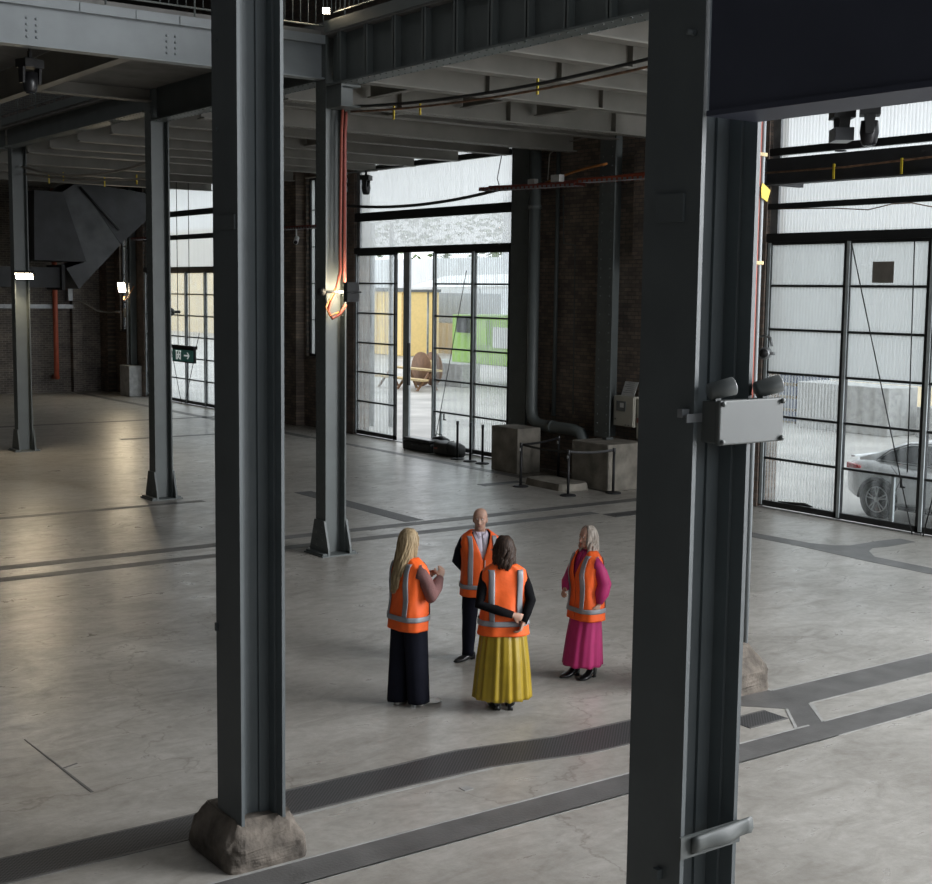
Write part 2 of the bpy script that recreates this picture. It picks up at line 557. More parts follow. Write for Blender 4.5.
# long wall: openings (y0, y1, z0, z1)
OPEN = [(7.2, 18.25, 0, 7.95), (26.43, 33.75, 0, 7.95), (40.9, 49.2, 0, 7.95), (34.9, 36.6, 2.15, 7.5), (50.75, 51.65, 2.45, 6.6)]
b = MB()
OP = sorted(OPEN)
y = -10.0
for (y0, y1, z0, z1) in OP:
    b.box(WX, WX + .5, y, y0, 0, ROOF)
    if z0 > 0: b.box(WX, WX + .5, y0, y1, 0, z0)
    b.box(WX, WX + .5, y0, y1, z1, ROOF)
    y = y1
b.box(WX, WX + .5, y, FY, 0, ROOF)
struct('wall_right', b, M['brick'])
# worn pale brick returns beside the openings
b = MB().box(WX - .035, WX + .02, 18.25, 18.62, 0, 7.95)
b.box(WX - .035, WX + .02, 33.75, 34.15, 0, 7.95)
b.box(WX - .035, WX + .02, 49.2, 49.75, 0, 7.95)
struct('trim_1', b, M['brick_jamb'])
# brick piers that stand proud of the long wall and the end wall
b = MB().box(WX - .28, WX, 36.75, 37.6, 0, 7.95)
b.box(WX - .32, WX, 52.2, FY, 0, 7.95)
b.box(WX - .18, WX, 21.3, 21.9, 4.9, 7.2)
struct('trim_2', b, M['brick'])
b = MB().box(18.75, 19.15, FY - .3, FY, 0, 7.95)
struct('trim_3', b, M['brick_far'])

# mezzanine deck that the joists carry, and the bridge over the nave
struct('slab_deck', MB().box(10.55, 18.6, 9.4, 18.3, 8.02, 8.22).box(10.55, WX, 18.3, FY, 8.02, 8.22), M['deck'], 'concrete deck of the upper floor along the glazed wall', 'deck')
struct('slab_bridge', MB().box(-6, 10.55, 18.55, 25.2, 7.95, 8.1), M['deck'], 'concrete deck of the bridge between the two cross beams', 'deck')

# ------------------------------------------------------------------ floor bands (flush infill strips) as trims
def strip(poly, z=0.004, t=0.004):
    return MB().prism([(x, y, 0) for x, y in poly], (0, 0, t))

k = 4
def band(polys, m, name):
    b = MB()
    for p in polys:
        b.prism([(x, y, 0.0005) for x, y in p], (0, 0, 0.003))
    struct(name, b, M[m])

def rc(x0, x1, y0, y1):
    return [(x0, y0), (x1, y0), (x1, y1), (x0, y1)]

band([rc(-6, 19.2, 8.14, 8.50), [(10.12, 8.50), (10.50, 8.50), (10.86, 8.93), (10.86, 9.53), (10.1, 9.53), (10.1, 9.42), (10.52, 8.99)], rc(10.86, 19.2, 8.97, 9.50)], 'trench', 'trim_4')
band([rc(-6, 19.0, 20.02, 20.32), rc(-6, 17.0, 19.22, 19.50)], 'trench', 'trim_5')
band([rc(-6, 11.3, 24.45, 24.66)], 'trench', 'trim_6')
band([rc(-2, 20.2, 40.45, 40.75), rc(14, 17.2, 35.6, 35.85)], 'trench', 'trim_7')
# groove that follows the glazed wall
b = [[(18.72, 23.9), (19.0, 23.9), (18.92, 33.5), (18.72, 33.5)], [(18.9, 33.5), (18.6, 33.5), (18.6, 52), (18.9, 52)],
     [(17.58, -6), (17.99, -6), (17.99, 13.65), (18.31, 14.01), (18.58, 14.15), (18.93, 14.09), (19.69, 14.11), (19.73, 14.46), (19.23, 14.52), (18.45, 14.51), (18.22, 14.66), (18.05, 15.01), (17.97, 16.21), (17.95, 17.5), (17.62, 17.5), (17.63, 15.9), (17.66, 14.77), (17.58, 13.47)]]
band(b, 'trench', 'trim_8')
# pale metal edges of the near trenches
e = []
for yy in (8.13, 8.50, ):
    e.append(rc(-6, 10.30, yy - .012, yy + .012))
e += [rc(10.52, 19.2, 8.488, 8.512), rc(-6, 19.2, 8.12, 8.14), rc(10.88, 19.2, 8.96, 8.985), rc(10.9, 19.2, 9.49, 9.515), rc(4.9, 7.0, 9.25, 9.275),
      [(10.10, 8.5), (10.14, 8.5), (10.54, 8.97), (10.50, 8.97)], [(10.49, 8.5), (10.53, 8.5), (10.88, 8.92), (10.88, 8.97), (10.85, 8.97)], [(10.87, 9.5), (10.91, 9.5), (10.91, 9.56), (10.87, 9.56)]]
b = MB()
for p in e:
    b.prism([(x, y, 0.003) for x, y in p], (0, 0, 0.003))
struct('trim_10', b, M['trench_edge'])
# threshold under the sliding leaves
struct('trim_11', MB().box(20.3, 20.85, 7.2, 18.25, 0, .012).box(20.3, 20.85, 26.43, 33.75, 0, .012).box(20.3, 20.85, 40.9, 49.2, 0, .012), M['pale_concrete'])

# ------------------------------------------------------------------ floor grates
def grate(x0, x1, y0, y1, label, skew=0.0):
    r = thing('floor_grate', label, 'floor grate', ((x0 + x1) / 2, (y0 + y1) / 2, 0), 0, 'iron floor grates')
    part('frame', MB().box(x0, x1, y0, y0 + .03, 0, .006), M['trench'], r)
    part('frame', MB().box(x0, x1, y1 - .03, y1, 0, .006), M['trench'], r)
    g = MB().box(x0, x1, y0 + .03, y1 - .03, 0.0, .004)
    part('grating', g, M['grate'], r)
    return r

def grate_poly(pts_hi, pts_lo, label):
    r = thing('floor_grate', label, 'floor grate', (pts_lo[0][0], pts_lo[0][1], 0), 0, 'iron floor grates')
    g, fr = MB(), MB()
    for i in range(len(pts_hi) - 1):
        q = [pts_lo[i], pts_lo[i + 1], pts_hi[i + 1], pts_hi[i]]
        g.prism([(x, y, .0005) for x, y in q], (0, 0, .004))
        for (a, c, s) in ((pts_lo[i], pts_lo[i + 1], -1), (pts_hi[i], pts_hi[i + 1], 1)):
            fr.prism([(a[0], a[1], .0005), (c[0], c[1], .0005), (c[0], c[1] + .03 * s, .0005), (a[0], a[1] + .03 * s, .0005)], (0, 0, .006))
    part('grating', g, M['grate'], r)
    part('frame', fr, M['trench'], r)

grate(-5.0, 4.98, 9.30, 9.76, 'long iron drain grate on the floor left of the near concrete pedestal')
grate_poly([(5.0, 9.78), (6.2, 9.78), (7.0, 9.80), (8.0, 9.60), (9.6, 9.56)], [(5.0, 9.32), (6.2, 9.34), (7.0, 9.32), (8.0, 9.10), (9.6, 9.06)], 'iron drain grate bending across the floor below the four people')
grate(13.35, 13.75, 20.4, 24.6, 'iron floor grate running away behind the column with red cables')
grate(17.0, 18.2, 18.75, 19.15, 'small iron floor grate in front of the rope barrier posts')
grate(17.3, 18.4, 23.3, 23.6, 'short dark floor grate between the black bags and the concrete block')
grate_poly([(9.75, 9.05), (10.3, 9.05)], [(9.75, 8.78), (10.3, 8.78)], 'small iron grate beside the rough plinth behind the foreground column')

# open saw joint and a small patch plate in the slab
b = MB()
for p in ([(3.835, 12.3), (3.845, 12.3), (3.895, 10.67), (3.87, 10.67)], [(3.88, 11.35), (4.02, 11.40), (4.02, 11.42), (3.88, 11.37)]):
    b.prism([(x, y, .0005) for x, y in p], (0, 0, .003))
struct('trim_12', b, M['trench'])
struct('trim_13', MB().box(6.48, 6.57, 8.95, 9.04, .0005, .004), M['trench_edge'])

# ------------------------------------------------------------------ riveted steel columns
def column(name, cx, cy, w, d, h, m, label, group, z0=0.0, rivet=False, angles=False, gusset=False, tf=0.025):
    """w across the wall direction (flange width), d deep towards the wall"""
    r = thing('steel_column', label, 'column', (cx, cy, z0), 0, group)
    hx, hy = d / 2, w / 2
    for s in (-1, 1):
        b = MB().box(cx + s * hx, cx + s * (hx - tf), cy - hy, cy + hy, z0, h)
        if rivet:
            zz = z0 + .5
            L = []
            while zz < h - .1:
                L.append(zz)
                zz += .16
            for yy in (-.55, .55):
                b.rivets([(cx + s * hx, cy + yy * hy, z) for z in L], (s, 0, 0))
                b.rivets([(cx + s * (hx - tf), cy + yy * hy, z + .08) for z in L], (-s, 0, 0))
        if angles:
            for q in (-1, 1):
                b.box(cx + s * (hx - tf), cx + s * (hx - tf - .018), cy + q * .012, cy + q * hy * .55, z0, h)
                b.box(cx + s * (hx - tf), cx + s * (hx - tf - .10), cy + q * .010, cy + q * .026, z0, h)
        part('flange', b, m, r)
    b = MB().box(cx - hx + tf, cx + hx - tf, cy - .010, cy + .010, z0, h)
    part('web', b, m, r)
    if gusset:
        for s in (-1, 1):
            x0 = cx + s * (hx - .005)
            b = MB().prism([(x0, cy - hy - .14, .0), (x0, cy + hy + .14, .0), (x0, cy + hy + .13, .12), (x0, cy + hy, .55), (x0, cy - hy, .55), (x0, cy - hy - .13, .12)], (s * .035, 0, 0))
            b.box(x0, x0 + s * .12, cy - hy - .12, cy + hy + .12, 0, .05)
            b.rivets([(x0 + s * .035, cy + yy * hy, zz) for yy in (-.6, .6) for zz in (.14, .24, .34, .44)], (s, 0, 0))
            part('base_gusset', b, m, r)
        part('base_plate', MB().box(cx - hx - .14, cx + hx + .14, cy - hy - .15, cy + hy + .15, 0, .02), m, r)
    return r

def plinth(cx, cy, wx, wy, h, tx, ty, label, seed, m='rough_concrete'):
    """rough broken concrete foot: tapered block with a knocked-off surface"""
    rnd = random.Random(seed)
    nx, nz = 56, 16
    rings = []
    for iz in range(nz + 1):
        t = iz / nz
        tt = t
        k = max(0.0, (t - .45) / .55)
        ax = (wx / 2) * (1 - k) + tx / 2 * k
        ay = (wy / 2) * (1 - k) + ty / 2 * k
        ring = []
        for k2 in range(nx):
            a = 2 * PI * k2 / nx
            c, s = math.cos(a), math.sin(a)
            e = 2 / 9.0
            x = ax * math.copysign(abs(c) ** e, c)
            y = ay * math.copysign(abs(s) ** e, s)
            q = Vector((x, y, h * t)) + Vector((seed * 3.1, 0, 0))
            f = noise.noise(q * 7) * .034 + noise.noise(q * 19) * .016
            if iz == 0: f *= .2
            d = Vector((x, y, 0)).normalized()
            ring.append((cx + x + d.x * f, cy + y + d.y * f, h * t * (1 + (.09 * noise.noise(q * 9 + Vector((5, 5, 5))) if 0 < iz else 0))))
        rings.append(ring)
    b = MB().loft(rings, False, True)
    o = b.build('concrete_pedestal', M[m])
    return tag(o, label, 'pedestal', None)

g = 'riveted columns of the main row'
ped_near = plinth(4.43, 8.90, .66, .74, .34, .46, .50, 'rough concrete pedestal under the foreground left column', 3)
ped_mid = plinth(10.52, 9.90, .80, .74, .5, .42, .44, 'rough concrete pedestal peeping out behind the foreground right column', 5)
colA = column('A', 4.397, 8.77, .395, .355, 9.5, M['steel_near'], 'foreground left steel column standing on a rough concrete pedestal', None, .33, angles=True)
colB = column('B', 4.745, 4.69, .375, .39, 7.5, M['steel_near'], 'foreground right steel column carrying the emergency light box', None, 0, angles=True)
colC = column('C', 10.755, 18.60, .31, .37, 8.22, M['steel'], 'steel column with red cables down its side, left of the people', g, 0, True, gusset=True)
colD = column('D', 10.755, 25.33, .30, .37, 8.0, M['steel'], 'steel column in front of the far-left glazed doors', g, 0, True, gusset=True)
colE = column('E', 10.95, 34.50, .30, .37, 8.3, M['steel'], 'leftmost steel column, lit by a floodlight near its middle', g, 0, True, gusset=True)
colF = column('F', 10.50, 9.92, .34, .37, 8.0, M['steel_near'], 'steel column hidden behind the foreground right column, on a rough pedestal', g, .49, False, angles=True)
# small fittings welded to the near columns
b = MB()
for (yy, zz) in ((4.569, 5.38),):
    b.cyl((4.55, yy, zz), (4.50, yy, zz), .014)
part('weld_lug', b, M['steel_near'], colB)
part('welded_plate', MB().box(4.535, 4.55, 4.60, 4.78, 4.53, 4.66), M['steel_near'], colB)
part('weld_lug', MB().box(4.515, 4.55, 4.62, 4.66, 1.33, 1.38), M['steel_near'], colB)
part('welded_plate', MB().box(4.205, 4.22, 8.60, 8.93, 4.60, 4.70), M['steel_near'], colA)
part('weld_lug', MB().box(4.205, 4.22, 8.94, 8.965, 1.70, 1.76), M['steel_near'], colA)
for z in (5.3, 5.9):
    part('bolt_head', MB().cyl((4.22, 8.88, z), (4.205, 8.88, z), .012), M['steel_near'], colA)
part('rust_patch', MB().box(4.60, 4.67, 4.672, 4.69, 4.62, 4.84), M['rust'], colB, 'patch of bare rusty steel under the navy beam')

# bent sheet guard strapped across the foreground right column
gr = thing('bent_metal_guard', 'bent grey sheet-metal guard strapped across the foreground right column', 'metal guard', (4.72, 4.49, 1.53))
part('strap', MB().box(4.535, 4.945, 4.484, 4.500, 1.475, 1.585), M['grey_box'], gr)
rings = []
for i in range(13):
    t = i / 12
    x = 4.60 + .40 * t
    dip = .012 * math.sin(t * 9) + (.02 if t < .08 else 0)
    top = 1.585 + .018 * t
    rings.append([(x, 4.484, top - .012), (x, 4.470 - .01, top), (x, 4.452, top - .015), (x, 4.440 + dip, top - .055), (x, 4.452 + dip, top - .085), (x, 4.478, top - .095)])
bl = MB().loft(rings, True, True)
part('curled_sheet', bl, M['grey_box'], gr)

# ------------------------------------------------------------------ girders and beams
def girder_y(label, x, y0, y1, zb, zt, m, wid=.30, stiff=0, rivet=True, group=None, cat='girder', top_strip=True, stiff_w=.10):
    """plate girder running along the row of columns"""
    r = thing('plate_girder', label, cat, (x, (y0 + y1) / 2, zb), 0, group)
    b = MB().box(x - wid / 2, x + wid / 2, y0, y1, zb, zb + .03)
    if rivet:
        n = int((y1 - y0) / .16)
        for sx in (-.33, .33):
            b.rivets([(x + sx * wid, y0 + .1 + i * .16, zb) for i in range(n)], (0, 0, -1), .017)
    part('bottom_flange', b, m, r)
    part('web', MB().box(x - .012, x + .012, y0, y1, zb + .03, zt - .03), m, r)
    b = MB().box(x - wid / 2, x + wid / 2, y0, y1, zt - .03, zt)
    if top_strip:
        b.box(x - wid / 2 - .01, x - wid / 2 + .02, y0, y1, zt - .17, zt)
    part('top_flange', b, m, r)
    if stiff:
        for i in range(stiff):
            yy = y0 + (y1 - y0) * (i + .5) / stiff
            c = MB()
            for s in (-1, 1):
                c.box(x + s * .012, x + s * (wid / 2 - .02), yy - .012, yy + .012, zb + .03, zt - .03)
            c.box(x - wid / 2 + .02, x - wid / 2 + .032, yy - stiff_w / 2, yy + stiff_w / 2, zb + .03, zt - .03)
            part('stiffener', c, m, r)
    return r

def beam_x(label, y, x0, x1, zb, zt, m, wid=.26, stiff=(), rivet=False, group=None, cat='beam', name='steel_beam', top_strip=False, bolts=()):
    r = thing(name, label, cat, ((x0 + x1) / 2, y, zb), 0, group)
    b = MB().box(x0, x1, y - wid / 2, y + wid / 2, zb, zb + .025)
    if rivet:
        n = int((x1 - x0) / .18)
        for s in (-.33, .33):
            b.rivets([(x0 + .1 + i * .18, y + s * wid, zb) for i in range(n)], (0, 0, -1), .017)
    part('bottom_flange', b, m, r)
    b = MB().box(x0, x1, y - .012, y + .012, zb + .025, zt - .025)
    for (bx, bz) in bolts:
        b.rivets([(bx, y - .012, bz)], (0, -1, 0), .022)
    part('web', b, m, r)
    b = MB().box(x0, x1, y - wid / 2, y + wid / 2, zt - .025, zt)
    if top_strip:
        b.box(x0, x1, y - wid / 2 - .02, y - wid / 2 + .02, zt - .13, zt)
        for xx in (6.75, 7.55, 8.2):
            b.box(xx, xx + .05, y - wid / 2 - .035, y - wid / 2 - .01, zt - .13, zt - .01)
    part('top_flange', b, m, r)
    for xx in stiff:
        c = MB()
        for s in (-1, 1):
            c.box(xx - .012, xx + .012, y + s * .012, y + s * (wid / 2 - .01), zb + .025, zt - .025)
        part('stiffener', c, m, r)
    return r

girder_y('deep dark girder with upright stiffeners from the red-cable column towards the foreground right column', 10.70, 10.1, 18.42, 7.26, 8.22, M['steel'], .32, 11)
girder_y('dark girder between the red-cable column and the column by the far-left doors', 10.70, 18.78, 25.15, 7.36, 8.22, M['steel'], .32, 0)
girder_y('dark girder with riveted underside between the two leftmost columns', 10.70, 25.5, 34.34, 7.56, 8.25, M['steel'], .34, 0)
girder_y('dark girder end at the left edge beyond the leftmost column', 10.70, 34.66, 44, 7.56, 8.25, M['steel'], .34, 0)
# navy beam under the viewer's floor
r = thing('navy_beam', 'navy blue beam along the top right, bolted to the foreground right column', 'beam', (4.72, 0, 5.0))
part('bottom_flange', MB().box(4.56, 4.89, -3, 4.49, 5.0, 5.025), M['navy'], r)
part('web', MB().box(4.575, 4.60, -3, 4.49, 5.025, 5.95), M['navy'], r)
part('top_flange', MB().box(4.56, 4.89, -3, 4.49, 5.95, 5.98), M['navy'], r)

bl = []
for xx in (6.06, 6.19, 8.05, 8.18):
    for zz in (7.50, 7.58, 7.66, 7.74):
        bl.append((xx, zz))
beam_x('pale grey cross beam along the top left edge of the photo', 18.58, -7.9, 10.565, 7.37, 8.02, M['steel_pale'], .22, top_strip=True, bolts=bl)
beam_x('shaded cross beam meeting the column by the far-left doors', 25.2, -7.9, 10.56, 7.72, 8.2, M['joist'], .24)
# short trimmers of the bridge between the two cross beams
for i, xx in enumerate((2.0, 5.6, 7.6)):
    t = thing('bridge_trimmer', ('short trimmer beam in the bridge left of the hanging stage light', 'short trimmer beam in the bridge right above the hanging stage light', 'short trimmer beam in the bridge nearest the foreground left column')[i], 'beam', (xx, 21.8, 7.4), 0, 'bridge trimmers')
    part('bottom_flange', MB().box(xx - .09, xx + .09, 18.70, 25.07, 7.42, 7.44), M['joist'], t)
    part('web', MB().box(xx - .01, xx + .01, 18.70, 25.07, 7.44, 7.94), M['joist'], t)

# joists under the deck, from the girder row to the glazed wall
JY = [(11.5, 7.3), (13.0, 7.3), (14.55, 7.3), (16.1, 7.3), (17.9, 7.28), (20.5, 7.3), (22.3, 7.45), (23.75, 7.3), (26.1, 7.4), (28.2, 7.4), (30.2, 7.4), (32.1, 7.4), (33.7, 7.4), (36.8, 7.4), (39.5, 7.4), (42.5, 7.4)]
words = ['first', 'second', 'third', 'fourth', 'fifth', 'sixth', 'seventh', 'eighth', 'ninth', 'tenth', 'eleventh', 'twelfth', 'thirteenth', 'fourteenth', 'fifteenth', 'sixteenth']
for i, (yy, zb) in enumerate(JY):
    lab = '%s joist under the upper deck counting from the near end' % words[i]
    beam_x(lab, yy, 10.95, 19.95 if yy > 18 else 18.6, zb, 8.02, M['joist'], .24 if yy not in (20.5, 23.75) else .3, stiff=(13.2, 15.6, 18.2) if i < 6 else (), rivet=yy in (20.5, 23.75, 26.1), group='joists under the upper deck', cat='joist', name='deck_joist')
# short trimmers between joists
TR = [(12.55, 18.05, 20.35), (14.1, 20.65, 22.2), (14.5, 18.05, 20.35), (16.2, 18.05, 20.35), (13.4, 23.9, 26.0), (15.6, 26.2, 28.1)]
tl = ['short trimmer under the deck just right of the red-cable column top', 'short trimmer under the deck behind the fifth joist', 'short trimmer under the deck above the middle glazed doors', 'short trimmer under the deck above the brick pier', 'short trimmer under the deck right of the column by the far-left doors', 'short trimmer under the deck towards the far-left doors']
for (xx, y0, y1), lb in zip(TR, tl):
    t = thing('deck_trimmer', lb, 'beam', (xx, (y0 + y1) / 2, 7.42), 0, 'trimmers under the upper deck')
    part('bottom_flange', MB().box(xx - .07, xx + .07, y0, y1, 7.46, 7.48), M['joist'], t)
    part('web', MB().box(xx - .01, xx + .01, y0, y1, 7.48, 8.02), M['joist'], t)
# bracket under the girder at the red-cable column
r = thing('girder_bracket', 'boxy steel bracket under the deep girder at the red-cable column', 'bracket', (10.75, 18.25, 6.95))
b = MB().box(10.58, 10.92, 18.0, 18.44, 7.23, 7.26).box(10.58, 10.92, 18.0, 18.44, 6.93, 6.955)
b.box(10.58, 10.60, 18.0, 18.44, 6.955, 7.23)
part('shelf', b, M['steel'], r)
part('gusset', MB().box(10.60, 10.90, 18.2, 18.22, 6.955, 7.23), M['steel'], r)

# ------------------------------------------------------------------ railings along the upper floor
def railing(label, p0, p1, h=1.1, gap=.13, z=8.22):
    p0, p1 = Vector(p0), Vector(p1)
    L = (p1 - p0).length
    d = (p1 - p0) / L
    r = thing('balustrade', label, 'railing', ((p0 + p1) / 2)[:], 0, 'balustrades of the upper floor')
    up = Vector((0, 0, 1))
    part('handrail', MB().tube([p0 + up * h, p1 + up * h], .025, 8), M['steel'], r)
    part('lower_rail', MB().tube([p0 + up * .12, p1 + up * .12], .014, 6), M['steel'], r)
    n = int(L / gap)
    b = MB()
    for i in range(n + 1):
        q = p0 + d * (L * i / n)
        b.cyl(q + up * (.0 if i % 10 == 0 else .12), q + up * h, .016 if i % 10 == 0 else .008, 6)
    bars = part('bars', b, M['steel'], r)
    bars['kind'] = 'stuff'
    return r
railing('balustrade on top of the pale cross beam, top left', (-6, 18.40, 8.02), (10.5, 18.40, 8.02), z=8.02)
railing('balustrade on top of the deep stiffened girder', (10.62, 10.1, 8.22), (10.62, 18.5, 8.22))
railing('balustrade on the girder between the two leftmost columns', (10.62, 25.5, 8.25), (10.62, 42, 8.25))
railing('far balustrade of the bridge', (-6, 25.1, 8.2), (10.5, 25.1, 8.2))

# ------------------------------------------------------------------ glazed door walls
def glazing(name, label, stiles, zr, header, open_bay=None, panes=None, grey_side=1, x=20.36, wicket=None):
    """door wall: stiles = y positions from far to near; zr = heights of the rails; pane material per (bay,row)"""
    r = bpy.data.objects.new(name, None)
    COL.objects.link(r)
    r.location = (x, (stiles[0] + stiles[-1]) / 2, 0)
    tag(r, label, 'door', None, 'structure')
    nb = len(stiles) - 1
    for i in range(nb):
        if open_bay == i: continue
        ya, yb = stiles[i], stiles[i + 1]           # ya is farther
        leaf = MB()
        sw = .055
        leaf.box(x - .05, x + .03, ya - sw * 1.3, ya, 0.03, header)
        leaf.box(x - .05, x + .03, yb, yb + sw * 1.3, 0.03, header)
        leaf.box(x - .05, x + .03, yb, ya, 0.04, 0.15)
        leaf.box(x - .045, x + .03, yb, ya, header - .06, header)
        lf = part('door_leaf', leaf, M['black_frame'], r)
        bars = MB()
        for zz in zr:
            bars.box(x - .04, x + .02, yb, ya, zz - .022, zz + .022)
        part('glazing_bars', bars, M['black_frame'], lf)
        zs = [.15] + list(reversed(zr)) + [header - .05]
        by = {}
        for k in range(len(zs) - 1):
            by.setdefault(panes(i, len(zs) - 2 - k), []).append((zs[k], zs[k + 1]))
        for mk, lst in by.items():
            pm = MB()
            for (za, zb) in lst:
                pm.box(x - .006, x - .002, yb + sw, ya - sw, za, zb)
            part('pane', pm, M[mk], lf, {'poly_hazy': 'frosted ribbed panes', 'poly_mid': 'streaky ribbed panes', 'poly_clear': 'clear panes'}[mk])
        g = MB().box(x - .072, x - .052, ya - sw * 1.3, ya - sw * .1, .06, header - .02)
        part('grey_stile', g, M['grey_frame'], lf)
        if wicket and i in wicket:
            wy = yb + (ya - yb) * wicket[i]
            w = MB().box(x - .03, x + .02, wy - .03, wy + .03, .15, zr[-1])
            part('wicket_post', w, M['grey_frame'], lf)
            part('latch', MB().box(x - .05, x - .02, wy - .20, wy - .17, zr[-1] - .20, zr[-1] - .03).box(x - .05, x - .02, wy - .26, wy - .17, zr[-1] - .20, zr[-1] - .17), M['black'], lf)
    return r

rows = [5.2 - .842 * k for k in range(1, 6)]
d1 = glazing('door_1', 'tall glazed sliding doors in the middle, one bay standing open', [33.72, 31.62, 29.78, 28.0, 26.45], rows, 5.2, open_bay=1,
             panes=lambda b, rw: 'poly_mid' if b == 0 else ('poly_clear' if b == 2 and rw >= 1 else 'poly_mid'), wicket={2: .8})
# the leaf slid back beside the open bay
b = MB().box(20.40, 20.46, 31.05, 31.35, .03, 5.2)
part('pulled_back_stile', b, M['grey_frame'], d1)
part('pull_handle', MB().box(20.34, 20.40, 30.98, 31.04, 1.6, 2.75), M['black'], d1)
d2 = glazing('door_2', 'tall glazed doors on the right with a car beyond', [18.22, 16.32, 14.52, 12.72, 10.9, 9.1, 7.22], rows, 5.2,
             panes=lambda b, rw: 'poly_hazy' if rw < 3 else ('poly_mid' if b in (0, 4) else 'poly_clear'), wicket={1: .33, 3: .33})
d3 = glazing('door_3', 'glazed doors at the far left, seen between two columns', [49.15, 47.2, 45.5, 43.9, 42.3, 40.95], [4.7 - .76 * k for k in range(1, 6)], 4.75,
             panes=lambda b, rw: 'poly_mid')

def clerestory(name, label, y0, y1, z0, z1, rails, x=20.36):
    r = bpy.data.objects.new(name, None)
    COL.objects.link(r)
    r.location = (x, (y0 + y1) / 2, z0)
    tag(r, label, 'window', None, 'structure')
    f = MB()
    f.box(x - .09, x + .06, y0, y1, z0, z0 + .16)
    for (za, zb) in rails:
        f.box(x - .08, x + .02, y0, y1, za, zb)
    fr = part('window_frame', f, M['black_frame'], r)
    s = MB().box(x - .03, x + .03, y1 - .22, y1 - .04, z0 + .16, z1)
    part('side_post', s, M['galv'], r)
    # corrugated sheet with real ribs
    n = int((y1 - y0) / .019)
    rings = []
    for zz in (z0 + .16, z1):
        rings.append([(x + .03 + .012 * math.sin(2 * PI * (y0 + (y1 - y0) * i / n) / .076), y0 + (y1 - y0) * i / n, zz) for i in range(n + 1)])
    p = MB().loft(rings, True, False, closed=False)
    part('corrugated_sheet', p, M['poly_hazy'], r)
    return r
clerestory('window_1', 'corrugated clear sheet above the middle doors', 26.45, 33.75, 5.2, 7.95, [(6.10, 6.34), (7.48, 7.62)])
clerestory('window_2', 'corrugated clear sheet above the right doors', 7.2, 18.25, 5.2, 7.95, [(5.82, 5.93), (6.84, 6.98)])
clerestory('window_3', 'corrugated clear sheet above the far-left doors', 40.9, 49.2, 4.75, 7.95, [(5.88, 6.05), (6.70, 6.9)])

def window(name, label, y0, y1, z0, z1, pane):
    x = 20.45
    r = bpy.data.objects.new(name, None)
    COL.objects.link(r)
    r.location = (x, (y0 + y1) / 2, z0)
    tag(r, label, 'window', None, 'structure')
    f = MB()
    f.box(x - .05, x + .05, y0, y0 + .07, z0, z1).box(x - .05, x + .05, y1 - .07, y1, z0, z1)
    f.box(x - .05, x + .05, y0, y1, z0, z0 + .07).box(x - .05, x + .05, y0, y1, z1 - .07, z1)
    yy = y1 - .32
    f.box(x - .03, x + .03, yy - .02, yy + .02, z0, z1)
    k = z0 + 1.1
    while k < z1:
        f.box(x - .02, x + .02, y0, y1, k - .012, k + .012)
        k += 1.1
    part('window_frame', f, M['black_frame'], r)
    part('pane', MB().box(x + .0, x + .004, y0 + .06, y1 - .06, z0 + .06, z1 - .06), M[pane], r)
    part('sill', MB().box(x - .2, x + .05, y0 - .05, y1 + .05, z0 - .06, z0), M['rough_concrete'], r)
window('window_4', 'tall narrow window behind the column with red cables', 34.9, 36.6, 2.15, 7.5, 'poly_hazy')
window('window_5', 'narrow window in the far corner behind the wall lamp', 50.75, 51.65, 2.45, 6.6, 'poly_clear')

# diagonal brace rods on the right-hand doors, hanging cord, printed sheet
for (p, q, lb) in (((20.22, 16.15, 5.1), (20.22, 14.57, .01), 'thin diagonal brace rod across the second bay of the right doors'),
                   ((20.20, 14.8, 5.15), (20.20, 14.72, 1.1), 'thin black cord hanging straight down in front of the right doors'),
                   ((20.22, 14.35, .01), (20.22, 13.2, 5.1), 'thin brace rod at the right edge of the photo')):
    tag(MB().cyl(p, q, .011, 6).build('brace_rod' if 'rod' in lb else 'hanging_cord', M['black']), lb, 'rod' if 'rod' in lb else 'cord')
tag(MB().cyl((20.22, 28.15, 4.7), (20.22, 29.55, .01), .01, 6).build('brace_rod', M['black']), 'thin slanting rod across the clear bay of the middle doors', 'rod')
tag(MB().cyl((20.2, 45.38, .01), (20.2, 44.1, 2.6), .012, 6).build('brace_rod', M['black']), 'thin slanting rod on the near leaf of the far-left doors', 'rod')
tag(MB().cyl((20.2, 45.68, .01), (20.2, 46.8, 2.6), .012, 6).build('brace_rod', M['black']), 'thin slanting rod behind the green exit sign', 'rod')
tag(MB().box(20.330, 20.334, 15.3, 15.76, 4.42, 4.80).build('printed_sheet', M['grey_cable']), 'square grey sheet stuck on a frosted pane of the right doors', 'sheet')
tag(MB().tube([(20.33, 17.75, .165), (20.33, 17.4, .175), (20.33, 17.1, .19), (20.33, 16.9, .17)], [.01, .025, .035, .012], 8).build('rag', M['black']), 'dark rag lying on the bottom rail of the right doors', 'rag')

